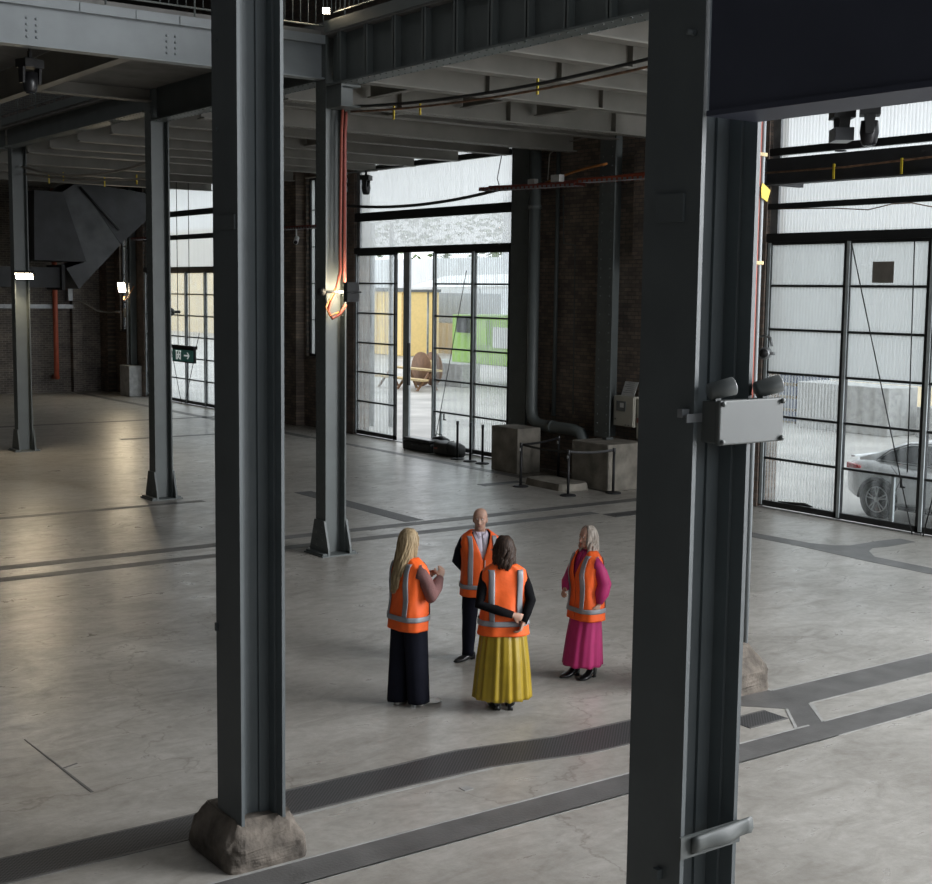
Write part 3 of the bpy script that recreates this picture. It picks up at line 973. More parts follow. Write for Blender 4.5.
# ------------------------------------------------------------------ emergency light box on the foreground right column
r = thing('emergency_light', 'grey emergency light box with two tilted heads on the foreground right column', 'emergency light', (4.74, 4.36, 3.5))
part('enclosure', MB().box(4.600, 5.02, 4.405, 4.501, 3.505, 3.70), M['grey_box'], r, None, .006)
part('lid', MB().box(4.592, 5.03, 4.378, 4.404, 3.498, 3.708), M['grey_box'], r, None, .008)
for sx in (4.610, 5.014):
    for sz in (3.514, 3.692):
        part('screw_boss', MB().cyl((sx, 4.376, sz), (sx, 4.366, sz), .013, 10).cyl((sx, 4.367, sz), (sx, 4.364, sz), .007, 8), M['grey_box'], r)
for cx, tilt in ((4.635, .45), (4.955, .5)):
    neck = part('lamp_neck', MB().box(cx - .018, cx + .018, 4.43, 4.47, 3.70, 3.735).cyl((cx - .03, 4.45, 3.735), (cx + .03, 4.45, 3.735), .016, 10), M['grey_lamp'], r)
    d = Vector((.75, -.45, math.tan(tilt) * .45)).normalized()
    c = Vector((cx, 4.45, 3.75))
    hd = MB().tube([c - d * .035, c - d * .03, c + d * .085, c + d * .09], [(.034, .048), (.040, .056), (.044, .060), (.041, .056)], 16, True, (0, 0, 1))
    part('lamp_head', hd, M['grey_lamp'], neck)
    part('lens', MB().tube([c + d * .088, c + d * .094], [(.028, .046), (.026, .044)], 16, True, (0, 0, 1)), M['lens'], neck)
part('wall_bracket', MB().box(4.50, 4.549, 4.53, 4.56, 3.62, 3.66).box(4.50, 4.60, 4.4955, 4.5015, 3.60, 3.64), M['galv'], r)

# cable pair and tags on the column behind
tag(MB().tube([(10.655, 9.735, 7.6), (10.655, 9.735, 3.15), (10.64, 9.74, 3.0)], .027, 8).build('red_conduit', M['red_cable']), 'red conduit running down the column behind the foreground right column', 'conduit')
tag(MB().tube([(10.715, 9.735, 7.6), (10.715, 9.735, .48)], .026, 8).build('grey_conduit', M['steel_pale']), 'grey conduit running down beside the red conduit on the half-hidden column', 'conduit')
for z, dx, lb in ((5.28, .0, 'yellow tag hanging on the red conduit near the top'), (3.62, -.17, 'yellow tag hanging on the red conduit near the emergency light')):
    tag(MB().prism([(10.66 + dx, 9.69, z), (10.68 + dx, 9.69, z + .05), (10.80 + dx, 9.69, z - .02), (10.76 + dx, 9.69, z - .14), (10.67 + dx, 9.69, z - .10)], (0, .006, 0)).build('cable_tag', M['yellow']), lb, 'tag', 'yellow tags on the red conduit')
for z, lb in ((5.6, 'upper white clip holding the conduits on the half-hidden column'), (4.5, 'lower white clip holding the conduits on the half-hidden column')):
    tag(MB().box(10.62, 10.75, 9.70, 9.752, z, z + .035).build('pipe_clip', M['wood']), lb, 'clip', 'conduit clips')

# round sensor head on the brick return by the right doors
r = thing('gas_detector', 'round grey detector head fixed to the brick beside the right doors', 'detector', (20.1, 17.95, 3.05))
part('body', MB().cyl((20.10, 18.0, 3.06), (19.93, 17.9, 3.06), .12, 20), M['galv'], r)
part('face', MB().cyl((19.935, 17.903, 3.06), (19.91, 17.89, 3.06), .085, 18), M['black'], r)
part('arm', MB().cyl((20.06, 18.05, 3.06), (20.06, 18.30, 3.06), .04, 8).cyl((20.06, 18.28, 3.06), (20.27, 18.32, 3.06), .035, 8).cyl((20.02, 17.85, 3.06), (20.02, 17.72, 3.06), .03, 8), M['galv'], r)
part('loop', MB().tube([(20.08, 18.22, 3.12), (20.08, 18.2, 3.36), (20.08, 18.05, 3.4), (20.08, 17.88, 3.36), (20.08, 17.84, 3.2)], .025, 8), M['galv'], r)

# ------------------------------------------------------------------ floodlights
def floodlight(label, loc, direction, w, h, glow, power, name='floodlight', color=(1, .82, .55), spread=2.6, lit=True):
    r = thing(name, label, 'floodlight', loc, 0)
    L = Vector(loc)
    d = Vector(direction).normalized()
    side = d.cross(Vector((0, 0, 1)))
    if side.length < .01: side = Vector((1, 0, 0))
    side.normalize()
    up = side.cross(d)
    def slab(a, bq, ww, hh):
        q = [L + d * a + side * (sx * ww / 2) + up * (sz * hh / 2) for sx, sz in ((-1, -1), (1, -1), (1, 1), (-1, 1))]
        return MB().prism(q, d * (bq - a))
    part('housing', slab(-.07, .0, w, h), M['black'], r)
    part('lamp_panel', slab(.001, .006, w * .86, h * .84), glow, r)
    part('yoke', MB().tube([L - side * (w / 2 + .01), L - side * (w / 2 + .01) - d * .10, L + side * (w / 2 + .01) - d * .10, L + side * (w / 2 + .01)], .012, 6), M['black'], r)
    ld = bpy.data.lights.new(name, 'AREA')
    ld.shape = 'RECTANGLE'
    ld.size, ld.size_y = w * .8, h * .8
    ld.energy = power
    ld.color = color
    ld.spread = spread
    lo = bpy.data.objects.new(name + '_beam', ld)
    COL.objects.link(lo)
    lo.parent = r
    lo.location = d * .02
    lo.rotation_euler = d.to_track_quat('-Z', 'Y').to_euler()
    return r
floodlight('lit floodlight on the leftmost steel column', (10.93, 34.12, 4.42), (-.25, -.55, -.8), .48, .26, M['lamp_white'], 45)
floodlight('lit floodlight on the brick return in the far corner', (19.85, 50.3, 4.15), (-.75, -.55, -.28), .36, .44, M['lamp_white'], 40)
floodlight('small lit lamp on the balustrade above the red-cable column', (10.52, 18.35, 8.36), (-.6, -.7, -.2), .12, .10, M['lamp_small'], 4)
# black-backed floodlight that washes the face of the red-cable column
floodlight('black floodlight clamped to the red-cable column, seen from behind', (10.83, 18.17, 4.15), (-.42, .90, 0), .32, .30, M['lamp_white'], 8, spread=3.0)
r = thing('clamp_arm', 'clamp and arm holding the black floodlight on the red-cable column', 'clamp', (10.7, 18.42, 4.15))
part('arm', MB().cyl((10.5, 18.42, 4.15), (10.90, 18.28, 4.15), .022, 8), M['galv'], r)
part('knob', MB().cyl((10.44, 18.42, 4.15), (10.52, 18.42, 4.15), .06, 10), M['black'], r)

# moving-head stage lights hanging under the steel
def stage_light(label, loc, rz=0.0, s=1.0, kind=0):
    r = thing('stage_light', label, 'stage light', loc, rz, 'moving stage lights')
    part_l = lambda n, b, m: b.build(n, m, r)
    part_l('clamp', MB().box(-.03 * s, .03 * s, -.03 * s, .03 * s, -.14 * s, 0).cyl((-.09 * s, 0, -.14 * s), (.09 * s, 0, -.14 * s), .03 * s, 8), M['black'])
    part_l('base', MB().box(-.20 * s, .20 * s, -.15 * s, .15 * s, -.30 * s, -.15 * s), M['black'])
    b = MB()
    for q in (-1, 1):
        b.prism([(q * .20 * s, -.08 * s, -.28 * s), (q * .20 * s, .08 * s, -.28 * s), (q * .20 * s, .06 * s, -.58 * s), (q * .20 * s, -.06 * s, -.58 * s)], (q * -.05 * s, 0, 0))
    part_l('yoke', b, M['black'])
    if kind == 0:
        h = MB().lathe([(.02 * s, -.36 * s), (.13 * s, -.38 * s), (.145 * s, -.55 * s), (.12 * s, -.70 * s), (.10 * s, -.74 * s)], (0, 0, 0), 18)
    else:
        h = MB().box(-.22 * s, .22 * s, -.13 * s, .13 * s, -.62 * s, -.44 * s)
    hd = part_l('lamp_head', h, M['black_gloss'])
    MB().cyl((0, 0, -.745 * s), (0, 0, -.755 * s), .085 * s, 16).build('lens', M['car_glass'], hd)
    return r
stage_light('black stage light hanging under the pale cross beam at top left', (6.66, 20.3, 7.60), .3, .8)
tag(MB().cyl((6.66, 20.3, 7.58), (6.66, 20.3, 7.95), .02, 8).build('hanger_rod', M['black']), 'short black rod that holds the stage light at top left', 'rod')
stage_light('boxy black stage light at the left top corner of the middle doors', (19.5, 33.15, 7.38), .7, .8, 1)
stage_light('round black stage light just right of the boxy one at the middle doors', (19.5, 31.85, 7.38), .7, .85)
stage_light('boxy black stage light above the right doors', (19.0, 15.5, 7.55), .9, 1.2, 1)
stage_light('round black stage light above the right doors', (19.0, 14.92, 7.52), .7, 1.1)
# support pipes for the hanging lights
tag(MB().cyl((19.5, 30.0, 7.375), (19.5, 35.2, 7.375), .02, 8).build('lighting_pipe', M['galv']), 'pipe that carries the stage lights by the middle doors', 'pipe')
tag(MB().cyl((19.0, 7.4, 7.56), (19.0, 18.0, 7.56), .03, 8).build('lighting_pipe', M['galv']), 'pipe that carries the stage lights by the right doors', 'pipe')

# broad dark beam with copper cables across the right doors
r = thing('crane_beam', 'broad dark beam crossing in front of the sheet above the right doors', 'beam', (19.3, 12.8, 6.2))
part('web', MB().box(19.28, 19.32, 7.3, 17.45, 6.22, 6.66), M['duct'], r)
part('flange', MB().box(19.18, 19.42, 7.3, 17.45, 6.18, 6.22), M['duct'], r)
part('hanger', MB().box(19.2, 20.3, 17.40, 17.5, 6.2, 6.64), M['duct'], r)
tag(MB().tube([(19.16, 17.35, 6.40), (19.16, 15.5, 6.39), (19.16, 13.0, 6.46), (19.16, 8, 6.46)], .018, 6).build('copper_cable', M['rust']), 'copper coloured cable along the broad beam above the right doors', 'cable')
for i, yy in enumerate((15.75, 14.35)):
    tag(MB().box(19.135, 19.155, yy - .02, yy + .02, 6.20, 6.46).build('cable_strap', M['yellow']), ('left yellow strap on the broad beam above the right doors', 'right yellow strap on the broad beam above the right doors')[i], 'strap', 'yellow straps')
tag(MB().tube([(20.2, 17.9, 5.82), (20.2, 16.6, 5.78), (20.2, 15.8, 5.72), (20.2, 15.3, 5.80), (20.2, 14.9, 5.80), (20.2, 14.4, 5.70), (20.2, 14.2, 5.74)], .01, 6).build('loose_wire', M['rust']), 'loose thin wire drooping under the lower rail above the right doors', 'wire')

# ------------------------------------------------------------------ red cables and conduits on the column
tag(MB().tube([(10.86, 18.42, 7.0), (10.84, 18.40, 6.95), (10.82, 18.40, 6.6), (10.80, 18.40, 5.0), (10.80, 18.40, 4.45), (10.70, 18.38, 4.12), (10.60, 18.36, 3.98), (10.56, 18.36, 3.86), (10.64, 18.36, 3.74), (10.78, 18.38, 3.80), (10.86, 18.32, 3.96)], .024, 8).build('red_cable', M['red_cable']), 'red cable down the column ending in a loop by the floodlight', 'cable')
tag(MB().tube([(10.92, 18.44, 6.9), (10.90, 18.40, 6.85), (10.88, 18.40, 6.5), (10.88, 18.40, 4.3)], .026, 8).build('red_conduit', M['dull_red']), 'dull red conduit beside the looped cable on the steel column', 'conduit')
tag(MB().tube([(10.74, 18.40, 4.25), (10.62, 18.36, 4.08), (10.52, 18.36, 3.92), (10.58, 18.34, 3.78), (10.74, 18.34, 3.84)], .012, 6).build('orange_cable', M['amber']), 'thin orange cable looping beside the black floodlight', 'cable')

def sag(p0, p1, drop, n=14):
    p0, p1 = Vector(p0), Vector(p1)
    return [p0.lerp(p1, i / n) - Vector((0, 0, drop * 4 * (i / n) * (1 - i / n))) for i in range(n + 1)]
tag(MB().tube(sag((11.0, 18.5, 7.0), (11.0, 10.4, 6.95), .16), .022, 6).build('black_cable', M['cable']), 'upper black cable slung under the deck towards the foreground right column', 'cable')
tag(MB().tube(sag((11.05, 18.5, 6.93), (11.05, 10.4, 6.86), .14), .016, 6).build('black_cable', M['rust']), 'lower brown cable slung under the deck towards the foreground right column', 'cable')
for i, yy in enumerate((17.3, 16.6, 13.9, 11.75)):
    tag(MB().box(11.06, 11.075, yy - .018, yy + .018, 6.70, 6.90).build('cable_tie', M['yellow']), '%s yellow tie hanging on the cables slung under the deck' % ('first', 'second', 'third', 'fourth')[i], 'tie', 'yellow cable ties')
tag(MB().tube(sag((19.6, 33.6, 6.55), (19.6, 25.6, 6.62), .22), .04, 8).build('black_cable', M['cable']), 'thick black cable drooping across the sheet above the middle doors', 'cable')
tag(MB().tube(sag((11.0, 34.3, 7.12), (11.0, 25.5, 6.75), .28), .03, 6).build('grey_cable', M['grey_cable']), 'grey cable slung between the two leftmost columns', 'cable')
tag(MB().tube(sag((11.05, 34.3, 6.95), (11.05, 25.5, 6.35), .10), .022, 6).build('brown_cable', M['grey_cable']), 'lower cable slung between the two leftmost columns', 'cable')
for i, yy in enumerate((32.6, 31.6, 29.0, 27.2)):
    zz = (6.62, 6.62, 6.35, 6.3)[i]
    tag(MB().box(11.08, 11.1, yy - .02, yy + .02, zz, zz + .2).build('cable_tie', M['yellow']), '%s yellow tie on the cables between the two leftmost columns' % ('first', 'second', 'third', 'fourth')[i], 'tie', 'yellow cable ties')
tag(MB().tube([(20.1, 26.6, 7.95), (20.1, 26.6, 7.4), (20.1, 26.75, 6.9), (20.1, 26.6, 6.6)], .012, 6).build('loose_wire', M['cable']), 'loose black wire hanging at the right edge of the sheet above the middle doors', 'wire')
tag(MB().tube([(19.85, 24.5, 6.72), (19.85, 24.45, 7.3), (19.85, 24.0, 7.5), (19.85, 22.8, 7.6), (19.85, 22.5, 7.6)], .014, 6).build('loose_wire', M['grey_cable']), 'grey wire arching up the brick between pipe and wall column', 'wire')
tag(MB().tube([(20.2, 24.35, 6.4), (20.2, 24.3, 5.3), (20.2, 23.9, 5.25), (20.2, 23.85, 1.4)], .014, 6).build('thin_conduit', M['steel']), 'thin conduit stepping down the brick beside the fat pipe', 'conduit')

# ------------------------------------------------------------------ wall columns, pipes
def wall_column(label, y0, y1, x0, z0, z1, grp='riveted wall columns'):
    r = thing('wall_column', label, 'column', (x0, (y0 + y1) / 2, z0), 0, grp)
    b = MB().box(x0, x0 + .03, y0, y1, z0, z1)
    n = int((z1 - z0) / .2)
    for yy in (y0 + .1, y1 - .1):
        b.rivets([(x0, yy, z0 + .1 + i * .2) for i in range(n)], (-1, 0, 0), .02)
    part('flange', b, M['steel'], r)
    part('web', MB().box(x0 + .03, WX - .001, (y0 + y1) / 2 - .02, (y0 + y1) / 2 + .02, z0, z1), M['steel'], r)
    return r
wall_column('riveted steel column against the brick behind the rope barrier', 22.26, 22.76, 19.9, 1.01, 7.95)
wall_column('riveted steel post at the right jamb of the middle doors', 25.38, 26.04, 20.0, 0.0, 7.95)
wall_column('slim steel post in the far corner above the pale block', 49.85, 50.15, 20.0, 1.2, 7.95)
r = thing('down_pipe', 'fat grey-green pipe coming down the brick and turning along the wall', 'pipe', (19.85, 25.4, 0))
part('pipe', MB().tube([(19.92, 25.03, 7.95), (19.92, 25.03, 1.45), (19.92, 24.98, 1.22), (19.92, 24.8, 1.10), (19.92, 24.5, 1.08), (19.92, 23.5, 1.08), (19.92, 23.24, 1.03), (19.92, 23.13, .85), (19.92, 23.11, 0.0)], .135, 16), M['steel'], r)
part('collar', MB().tube([(19.92, 24.3, 1.08), (19.92, 24.2, 1.08)], .148, 16), M['steel'], r)
part('collar', MB().tube([(19.92, 25.03, 6.2), (19.92, 25.03, 6.1)], .155, 16), M['steel'], r)
tag(MB().cyl((20.2, 24.55, 1.3), (20.2, 24.55, 7.95), .05, 8).build('thin_pipe', M['steel']), 'thin upright pipe on the brick right of the fat pipe', 'pipe')

# concrete blocks, slab
def conc_block(label, x0, x1, y0, y1, z, m='wall_concrete'):
    o = MB().box(x0, x1, y0, y1, 0, z).build('concrete_block', M[m], None, None, .02)
    return tag(o, label, 'block')
conc_block('weathered concrete block at the right foot of the middle doors', 19.08, 19.76, 24.47, 25.48, 1.05)
conc_block('stained concrete block behind the rope barrier under the wall column', 19.0, 20.1, 21.27, 22.45, 1.0)
conc_block('pale concrete block in the far corner below the wall lamp', 19.75, 20.26, 49.45, 50.4, 1.18, 'pale_concrete')
bl = MB()
rnd = random.Random(4)
ringb, ringt = [], []
for k in range(28):
    a = 2 * PI * k / 28
    c, s_ = math.cos(a), math.sin(a)
    x = 18.58 + .38 * math.copysign(abs(c) ** .3, c) + rnd.uniform(-.02, .02)
    y = 22.45 + .72 * math.copysign(abs(s_) ** .3, s_) + rnd.uniform(-.02, .02)
    ringb.append((x, y, 0))
    ringt.append((18.58 + (x - 18.58) * .94, 22.45 + (y - 22.45) * .96, .15 + rnd.uniform(-.01, .01)))
tag(MB().loft([ringb, ringt], False, True).build('concrete_slab', M['wall_concrete']), 'low rough concrete slab inside the rope barrier', 'slab')

# ------------------------------------------------------------------ queue barrier posts
def barrier(label, x, y, grp):
    r = thing('barrier_post', label, 'barrier post', (x, y, 0), 0, grp)
    MB().lathe([(.17, 0), (.17, .012), (.15, .03), (.04, .045)], (0, 0, 0), 22).build('base', M['black'], r)
    MB().cyl((0, 0, .03), (0, 0, .88), .03, 12).build('pole', M['black'], r)
    MB().lathe([(.033, .86), (.036, .87), (.036, .95), (.03, .96)], (0, 0, 0), 14).build('belt_head', M['black_gloss'], r)
    return r
b1 = barrier('barrier post at the left front of the roped-off slab', 17.92, 22.85, 'rope barrier posts')
b2 = barrier('barrier post at the near corner of the roped-off slab, with a white label', 17.95, 21.3, 'rope barrier posts')
b3 = barrier('barrier post at the right of the roped-off slab', 19.0, 21.08, 'rope barrier posts')
b4 = barrier('barrier post at the back of the roped-off slab', 19.5, 23.5, 'rope barrier posts')
for b_ in (b1, b2, b4):
    MB().box(-.034, -.030, -.02, .02, .78, .84).build('label_sticker', M['white'], b_, 'small white sticker')
barrier('left one of the three loose barrier posts by the middle doors', 19.50, 27.45, 'loose barrier posts')
barrier('middle one of the three loose barrier posts by the middle doors', 19.50, 26.9, 'loose barrier posts')
barrier('right one of the three loose barrier posts by the middle doors', 19.52, 26.42, 'loose barrier posts')
def belt(label, p, q, drop=.03):
    pts = sag((p[0], p[1], .915), (q[0], q[1], .915), drop, 8)
    tag(MB().tube(pts, [(.024, .004)] * len(pts), 8, False, (0, 0, 1)).build('barrier_belt', M['black']), label, 'belt', 'barrier belts')
belt('black belt along the front of the roped-off slab', (17.93, 22.81), (17.95, 21.34))
belt('black belt along the right of the roped-off slab', (17.99, 21.3), (18.96, 21.08))
belt('black belt along the back left of the roped-off slab', (17.96, 22.87), (19.46, 23.49))

# black cases by the doors
r = thing('equipment_bag', 'long black hard case lying on the floor by the open door bay', 'bag', (19.75, 29.4, 0), 0, 'black equipment bags')
part('body', MB().box(19.55, 19.95, 28.75, 30.05, 0, .24), M['black'], r, None, .04)
part('lid', MB().box(19.56, 19.94, 28.76, 30.04, .245, .33), M['black_gloss'], r, None, .03)
part('handle', MB().tube([(19.53, 29.25, .17), (19.49, 29.28, .17), (19.49, 29.52, .17), (19.53, 29.55, .17)], .013, 6), M['black'], r)
r = thing('equipment_bag', 'soft black bag with red trim next to the long black case', 'bag', (19.8, 28.2, 0), 0, 'black equipment bags')
rings = []
for t, w_, h_ in ((27.65, .12, .16), (27.72, .2, .30), (27.95, .24, .35), (28.25, .24, .33), (28.5, .24, .36), (28.62, .18, .26)):
    rings.append([(19.75 + w_ * math.copysign(abs(math.cos(a)) ** .5, math.cos(a)), t, .005 + h_ / 2 + h_ / 2 * math.copysign(abs(math.sin(a)) ** .5, math.sin(a))) for a in [2 * PI * k / 18 for k in range(18)]])
part('body', MB().loft(rings, True, True), M['black'], r)
part('strap', MB().tube([(19.52, 27.9, .1), (19.50, 27.95, .3), (19.62, 28.0, .37), (19.8, 28.02, .38)], .012, 6), M['black'], r)
part('red_trim', MB().box(19.505, 19.515, 28.35, 28.50, .16, .2), M['dull_red'], r, 'short red strip')
r = thing('equipment_bag', 'small black bag behind the long case in front of the wicket post', 'bag', (20.08, 29.0, 0), 0, 'black equipment bags')
rings = []
for t, w_, h_ in ((28.7, .06, .16), (28.76, .10, .34), (29.0, .11, .40), (29.3, .10, .36), (29.36, .06, .2)):
    rings.append([(20.1 + w_ * math.copysign(abs(math.cos(a)) ** .5, math.cos(a)), t, .005 + h_ / 2 + h_ / 2 * math.copysign(abs(math.sin(a)) ** .5, math.sin(a))) for a in [2 * PI * k / 18 for k in range(18)]])
part('body', MB().loft(rings, True, True), M['black'], r)
part('handle', MB().tube([(20.02, 28.85, .38), (20.0, 28.88, .46), (20.0, 29.12, .46), (20.02, 29.15, .39)], .012, 6), M['black'], r)

# ------------------------------------------------------------------ fire panel cabinets
r = thing('control_cabinet', 'cream control cabinet on the brick beside the foreground right column', 'cabinet', (20.1, 22.1, 1.3))
part('body', MB().box(20.02, 20.29, 21.60, 22.24, 1.29, 1.95), M['cream'], r, None, .008)
dr = part('door', MB().box(19.995, 20.018, 21.61, 22.23, 1.30, 1.94), M['cream'], r, None, .006)
part('display', MB().box(19.985, 19.995, 21.84, 22.14, 1.62, 1.84), M['grey_lamp'], dr, 'grey display window')
part('screen', MB().box(19.982, 19.985, 21.90, 22.02, 1.70, 1.80), M['paper'], dr)
part('lock', MB().cyl((19.995, 22.17, 1.44), (19.985, 22.17, 1.44), .02, 10), M['black'], dr)
part('knock_out', MB().cyl((19.995, 21.84, 1.33), (19.988, 21.84, 1.33), .016, 8).cyl((19.995, 21.74, 1.33), (19.988, 21.74, 1.33), .016, 8), M['ink'], dr)
r = thing('cable_cabinet', 'narrow cream box right of the control cabinet', 'cabinet', (20.1, 21.6, 1.06))
part('body', MB().box(20.06, 20.29, 21.30, 21.56, 1.06, 1.92), M['cream'], r, None, .006)
part('red_switch', MB().box(20.045, 20.058, 21.47, 21.54, 1.40, 1.50), M['dull_red'], r)
r = thing('notice', 'white printed notice propped on top of the control cabinet', 'notice', (20.2, 22.15, 1.96))
part('sheet', MB().prism([(20.12, 21.72, 1.952), (20.12, 22.14, 1.952), (20.20, 22.10, 2.26), (20.20, 21.68, 2.26)], (.008, 0, 0)), M['paper'], r)
ln = MB()
for i in range(6):
    z = 2.02 + i * .042
    x = 20.118 + (z - 1.955) * .232
    ln.prism([(x - .002, 21.77, z), (x - .002, 22.08 - .05 * (i % 3), z), (x, 22.08 - .05 * (i % 3), z + .008), (x, 21.77, z + .008)], (.003, 0, 0))
part('printed_lines', ln, M['ink'], r)
r = thing('notice', 'small notice above the narrow cream box', 'notice', (20.2, 21.6, 2.0))
part('sheet', MB().box(20.27, 20.295, 21.30, 21.58, 1.97, 2.16), M['cream'], r)
part('printed_lines', MB().box(20.265, 20.27, 21.34, 21.54, 2.09, 2.12).box(20.265, 20.27, 21.34, 21.52, 2.02, 2.05), M['rust'], r)
tag(MB().tube([(20.2, 21.64, 1.95), (20.2, 21.64, 2.04), (20.2, 21.58, 2.08), (20.2, 21.52, 2.04), (20.2, 21.5, 1.92)], .018, 8).build('conduit_bend', M['lens']), 'short white conduit bend between the two cream boxes', 'conduit')
tag(MB().box(19.6, 19.8, 22.0, 22.14, 1.0, 1.06).build('junction_box', M['grey_box'], None, None, .006), 'small box lying on the stained block at the wall column foot', 'box')

# ------------------------------------------------------------------ cable trays
def tray(label, p0, p1, m, w=.3, deep=.09, step=.16, axis='y'):
    p0, p1 = Vector(p0), Vector(p1)
    r = thing('cable_tray', label, 'cable tray', ((p0 + p1) / 2)[:], 0, 'cable trays')
    d = (p1 - p0).normalized()
    sd = d.cross(Vector((0, 0, 1))).normalized()
    for q in (-1, 1):
        a = p0 + sd * (q * w / 2)
        b_ = MB().prism([a, a + sd * .012, a + sd * .012 + Vector((0, 0, deep)), a + Vector((0, 0, deep))], p1 - p0)
        part('side_rail', b_, M[m], r)
    n = int((p1 - p0).length / step)
    b_ = MB()
    for i in range(n):
        c = p0 + d * (i + .5) * step
        b_.prism([c - sd * w / 2, c + sd * w / 2, c + sd * w / 2 + d * .05, c - sd * w / 2 + d * .05], (0, 0, .012))
        c2 = c - sd * (w / 2 + .004) * (1 if axis == 'y' else -1)
    part('rungs', b_, M['galv'], r)
    s2 = MB()
    for i in range(n):
        for q in (-1, 1):
            c = p0 + d * (i + .3) * step + sd * (q * (w / 2 + .010) + (0 if q > 0 else -.004))
            s2.prism([c, c + d * step * .6, c + d * step * .6 + Vector((0, 0, deep * .55)), c + Vector((0, 0, deep * .55))], sd * .005)
    part('slots', s2, M['galv'], r)
    return r
tray('red cable tray along the brick between middle and right doors, left run', (19.6, 26.6, 6.56), (19.6, 23.06, 6.50), 'dull_red')
tray('red cable tray along the brick behind the foreground right column, upper run', (19.62, 23.0, 6.56), (19.62, 18.4, 6.50), 'red')
tray('short red cable tray at the left edge of the sheet above the middle doors', (19.9, 34.6, 6.50), (19.9, 33.6, 6.50), 'dull_red')
tray('red cable tray in front of the narrow window behind the red-cable column', (19.8, 37.9, 5.95), (19.8, 34.7, 5.95), 'dull_red')
tray('red cable tray above the left edge of the far-left doors', (20.11, 49.6, 5.93), (20.11, 48.3, 5.93), 'dull_red')
tray('pale cable tray along the far end wall below the dark duct', (10.5, 52.75, 3.30), (18.75, 52.75, 3.30), 'galv', .3, .16, .3, 'x')
for i, (a, c, zz) in enumerate((((19.6, 26.4, 6.66), (19.6, 23.0, 6.62), .02), ((19.7, 26.3, 6.64), (19.7, 18.5, 6.74), .05), ((19.65, 24.4, 6.62), (19.6, 22.2, 6.92), -.05))):
    tag(MB().tube(sag(a, c, zz), .028, 6).build('orange_cable', M[('dull_red', 'red', 'amber')[i]]), ('dull red cable lying in the tray left run', 'red cable lying along both wall trays', 'orange cable rising from one wall tray to the next')[i], 'cable')
tag(MB().box(19.45, 19.6, 23.6, 23.9, 6.62, 6.78).build('junction_box', M['lens'], None, None, .01), 'pale junction box on the red wall tray', 'box', 'tray junction boxes')
tag(MB().box(19.5, 19.62, 24.55, 24.8, 6.62, 6.74).build('junction_box', M['lens'], None, None, .01), 'smaller pale junction box on the red wall tray nearer the pipe', 'box', 'tray junction boxes')
# security camera
r = thing('security_camera', 'white security camera under the tray by the narrow window', 'camera', (19.8, 36.0, 5.65))
part('body', MB().cyl((19.7, 36.10, 5.68), (19.5, 35.80, 5.55), .075, 12), M['white'], r)
part('lens_face', MB().cyl((19.5, 35.80, 5.55), (19.485, 35.782, 5.543), .055, 12), M['black'], r)
part('bracket', MB().cyl((19.655, 36.05, 5.66), (19.655, 36.05, 5.97), .025, 8), M['white'], r)

# ------------------------------------------------------------------ far end wall: duct, hood, pipes
r = thing('extract_duct', 'big dark sheet-metal duct with slanted hood at the far left', 'duct', (18, 49.2, 4.1))
y0, y1 = 48.2, 50.25
def yp(poly, ya, yb, m, nm, lab=None):
    part(nm, MB().prism([(x, ya, z) for x, z in poly], (0, yb - ya, 0)), m, r, lab)
yp([(15.82, 5.08), (17.70, 5.06), (16.89, 7.50), (15.86, 7.52)], y0, y1, M['duct'], 'duct_body')
yp([(17.72, 5.07), (16.91, 7.52), (17.45, 7.89), (19.03, 5.72), (17.43, 4.08), (16.98, 4.82)], y0 + .06, y1 - .06, M['duct_pale'], 'hood_flank', 'lighter flank')
yp([(17.47, 7.89), (20.05, 7.63), (20.03, 6.61), (19.05, 5.74)], y0 + .1, y1 - .1, M['duct'], 'hood_top')
yp([(9.0, 4.12), (16.85, 4.12), (16.85, 4.84), (9.0, 4.84)], y0 + .4, y1 - .4, M['duct'], 'cross_duct')
part('duct_flange', MB().box(16.86, 16.98, y0 + .2, y1 - .2, 4.04, 4.94), M['black'], r)
part('stiffening_bar', MB().tube([(17.5, y0 + .0, 7.72), (18.95, y0 + .0, 6.25)], .05, 6), M['black'], r)
tag(MB().tube([(17.97, 52.42, 7.9), (17.97, 52.42, .72), (18.0, 52.45, .62), (18.05, 52.95, .62)], .10, 12).build('sprinkler_pipe', M['red']), 'orange-red pipe running down the far end wall', 'pipe')
tag(MB().tube([(18.9, 52.6, 3.62), (19.2, 52.5, 3.5), (19.6, 52.3, 3.2), (20.0, 52.0, 3.15), (20.1, 51.3, 3.2)], .035, 8).build('grey_conduit', M['grey_cable']), 'grey conduit sagging round the far corner', 'conduit')
tag(MB().cyl((19.93, 50.0, 1.19), (19.93, 50.0, 5.6), .05, 8).build('grey_conduit', M['galv']), 'grey conduit above the pale concrete block', 'conduit')
tag(MB().box(18.55, 18.75, 52.6, 53.0, 3.6, 4.6).build('isolator_box', M['galv'], None, None, .02), 'grey isolator box beside the orange-red pipe', 'box')
tag(MB().box(19.95, 20.2, 50.15, 50.45, 3.0, 3.35).build('socket_box', M['lens'], None, None, .02), 'small pale box under the lamp in the far corner', 'box')
tag(MB().tube([(19.9, 50.2, 3.8), (19.8, 50.0, 3.65), (19.85, 49.75, 3.75), (20.05, 49.6, 4.2)], .02, 6).build('looped_cable', M['amber']), 'looped cable under the lamp in the far corner', 'cable')

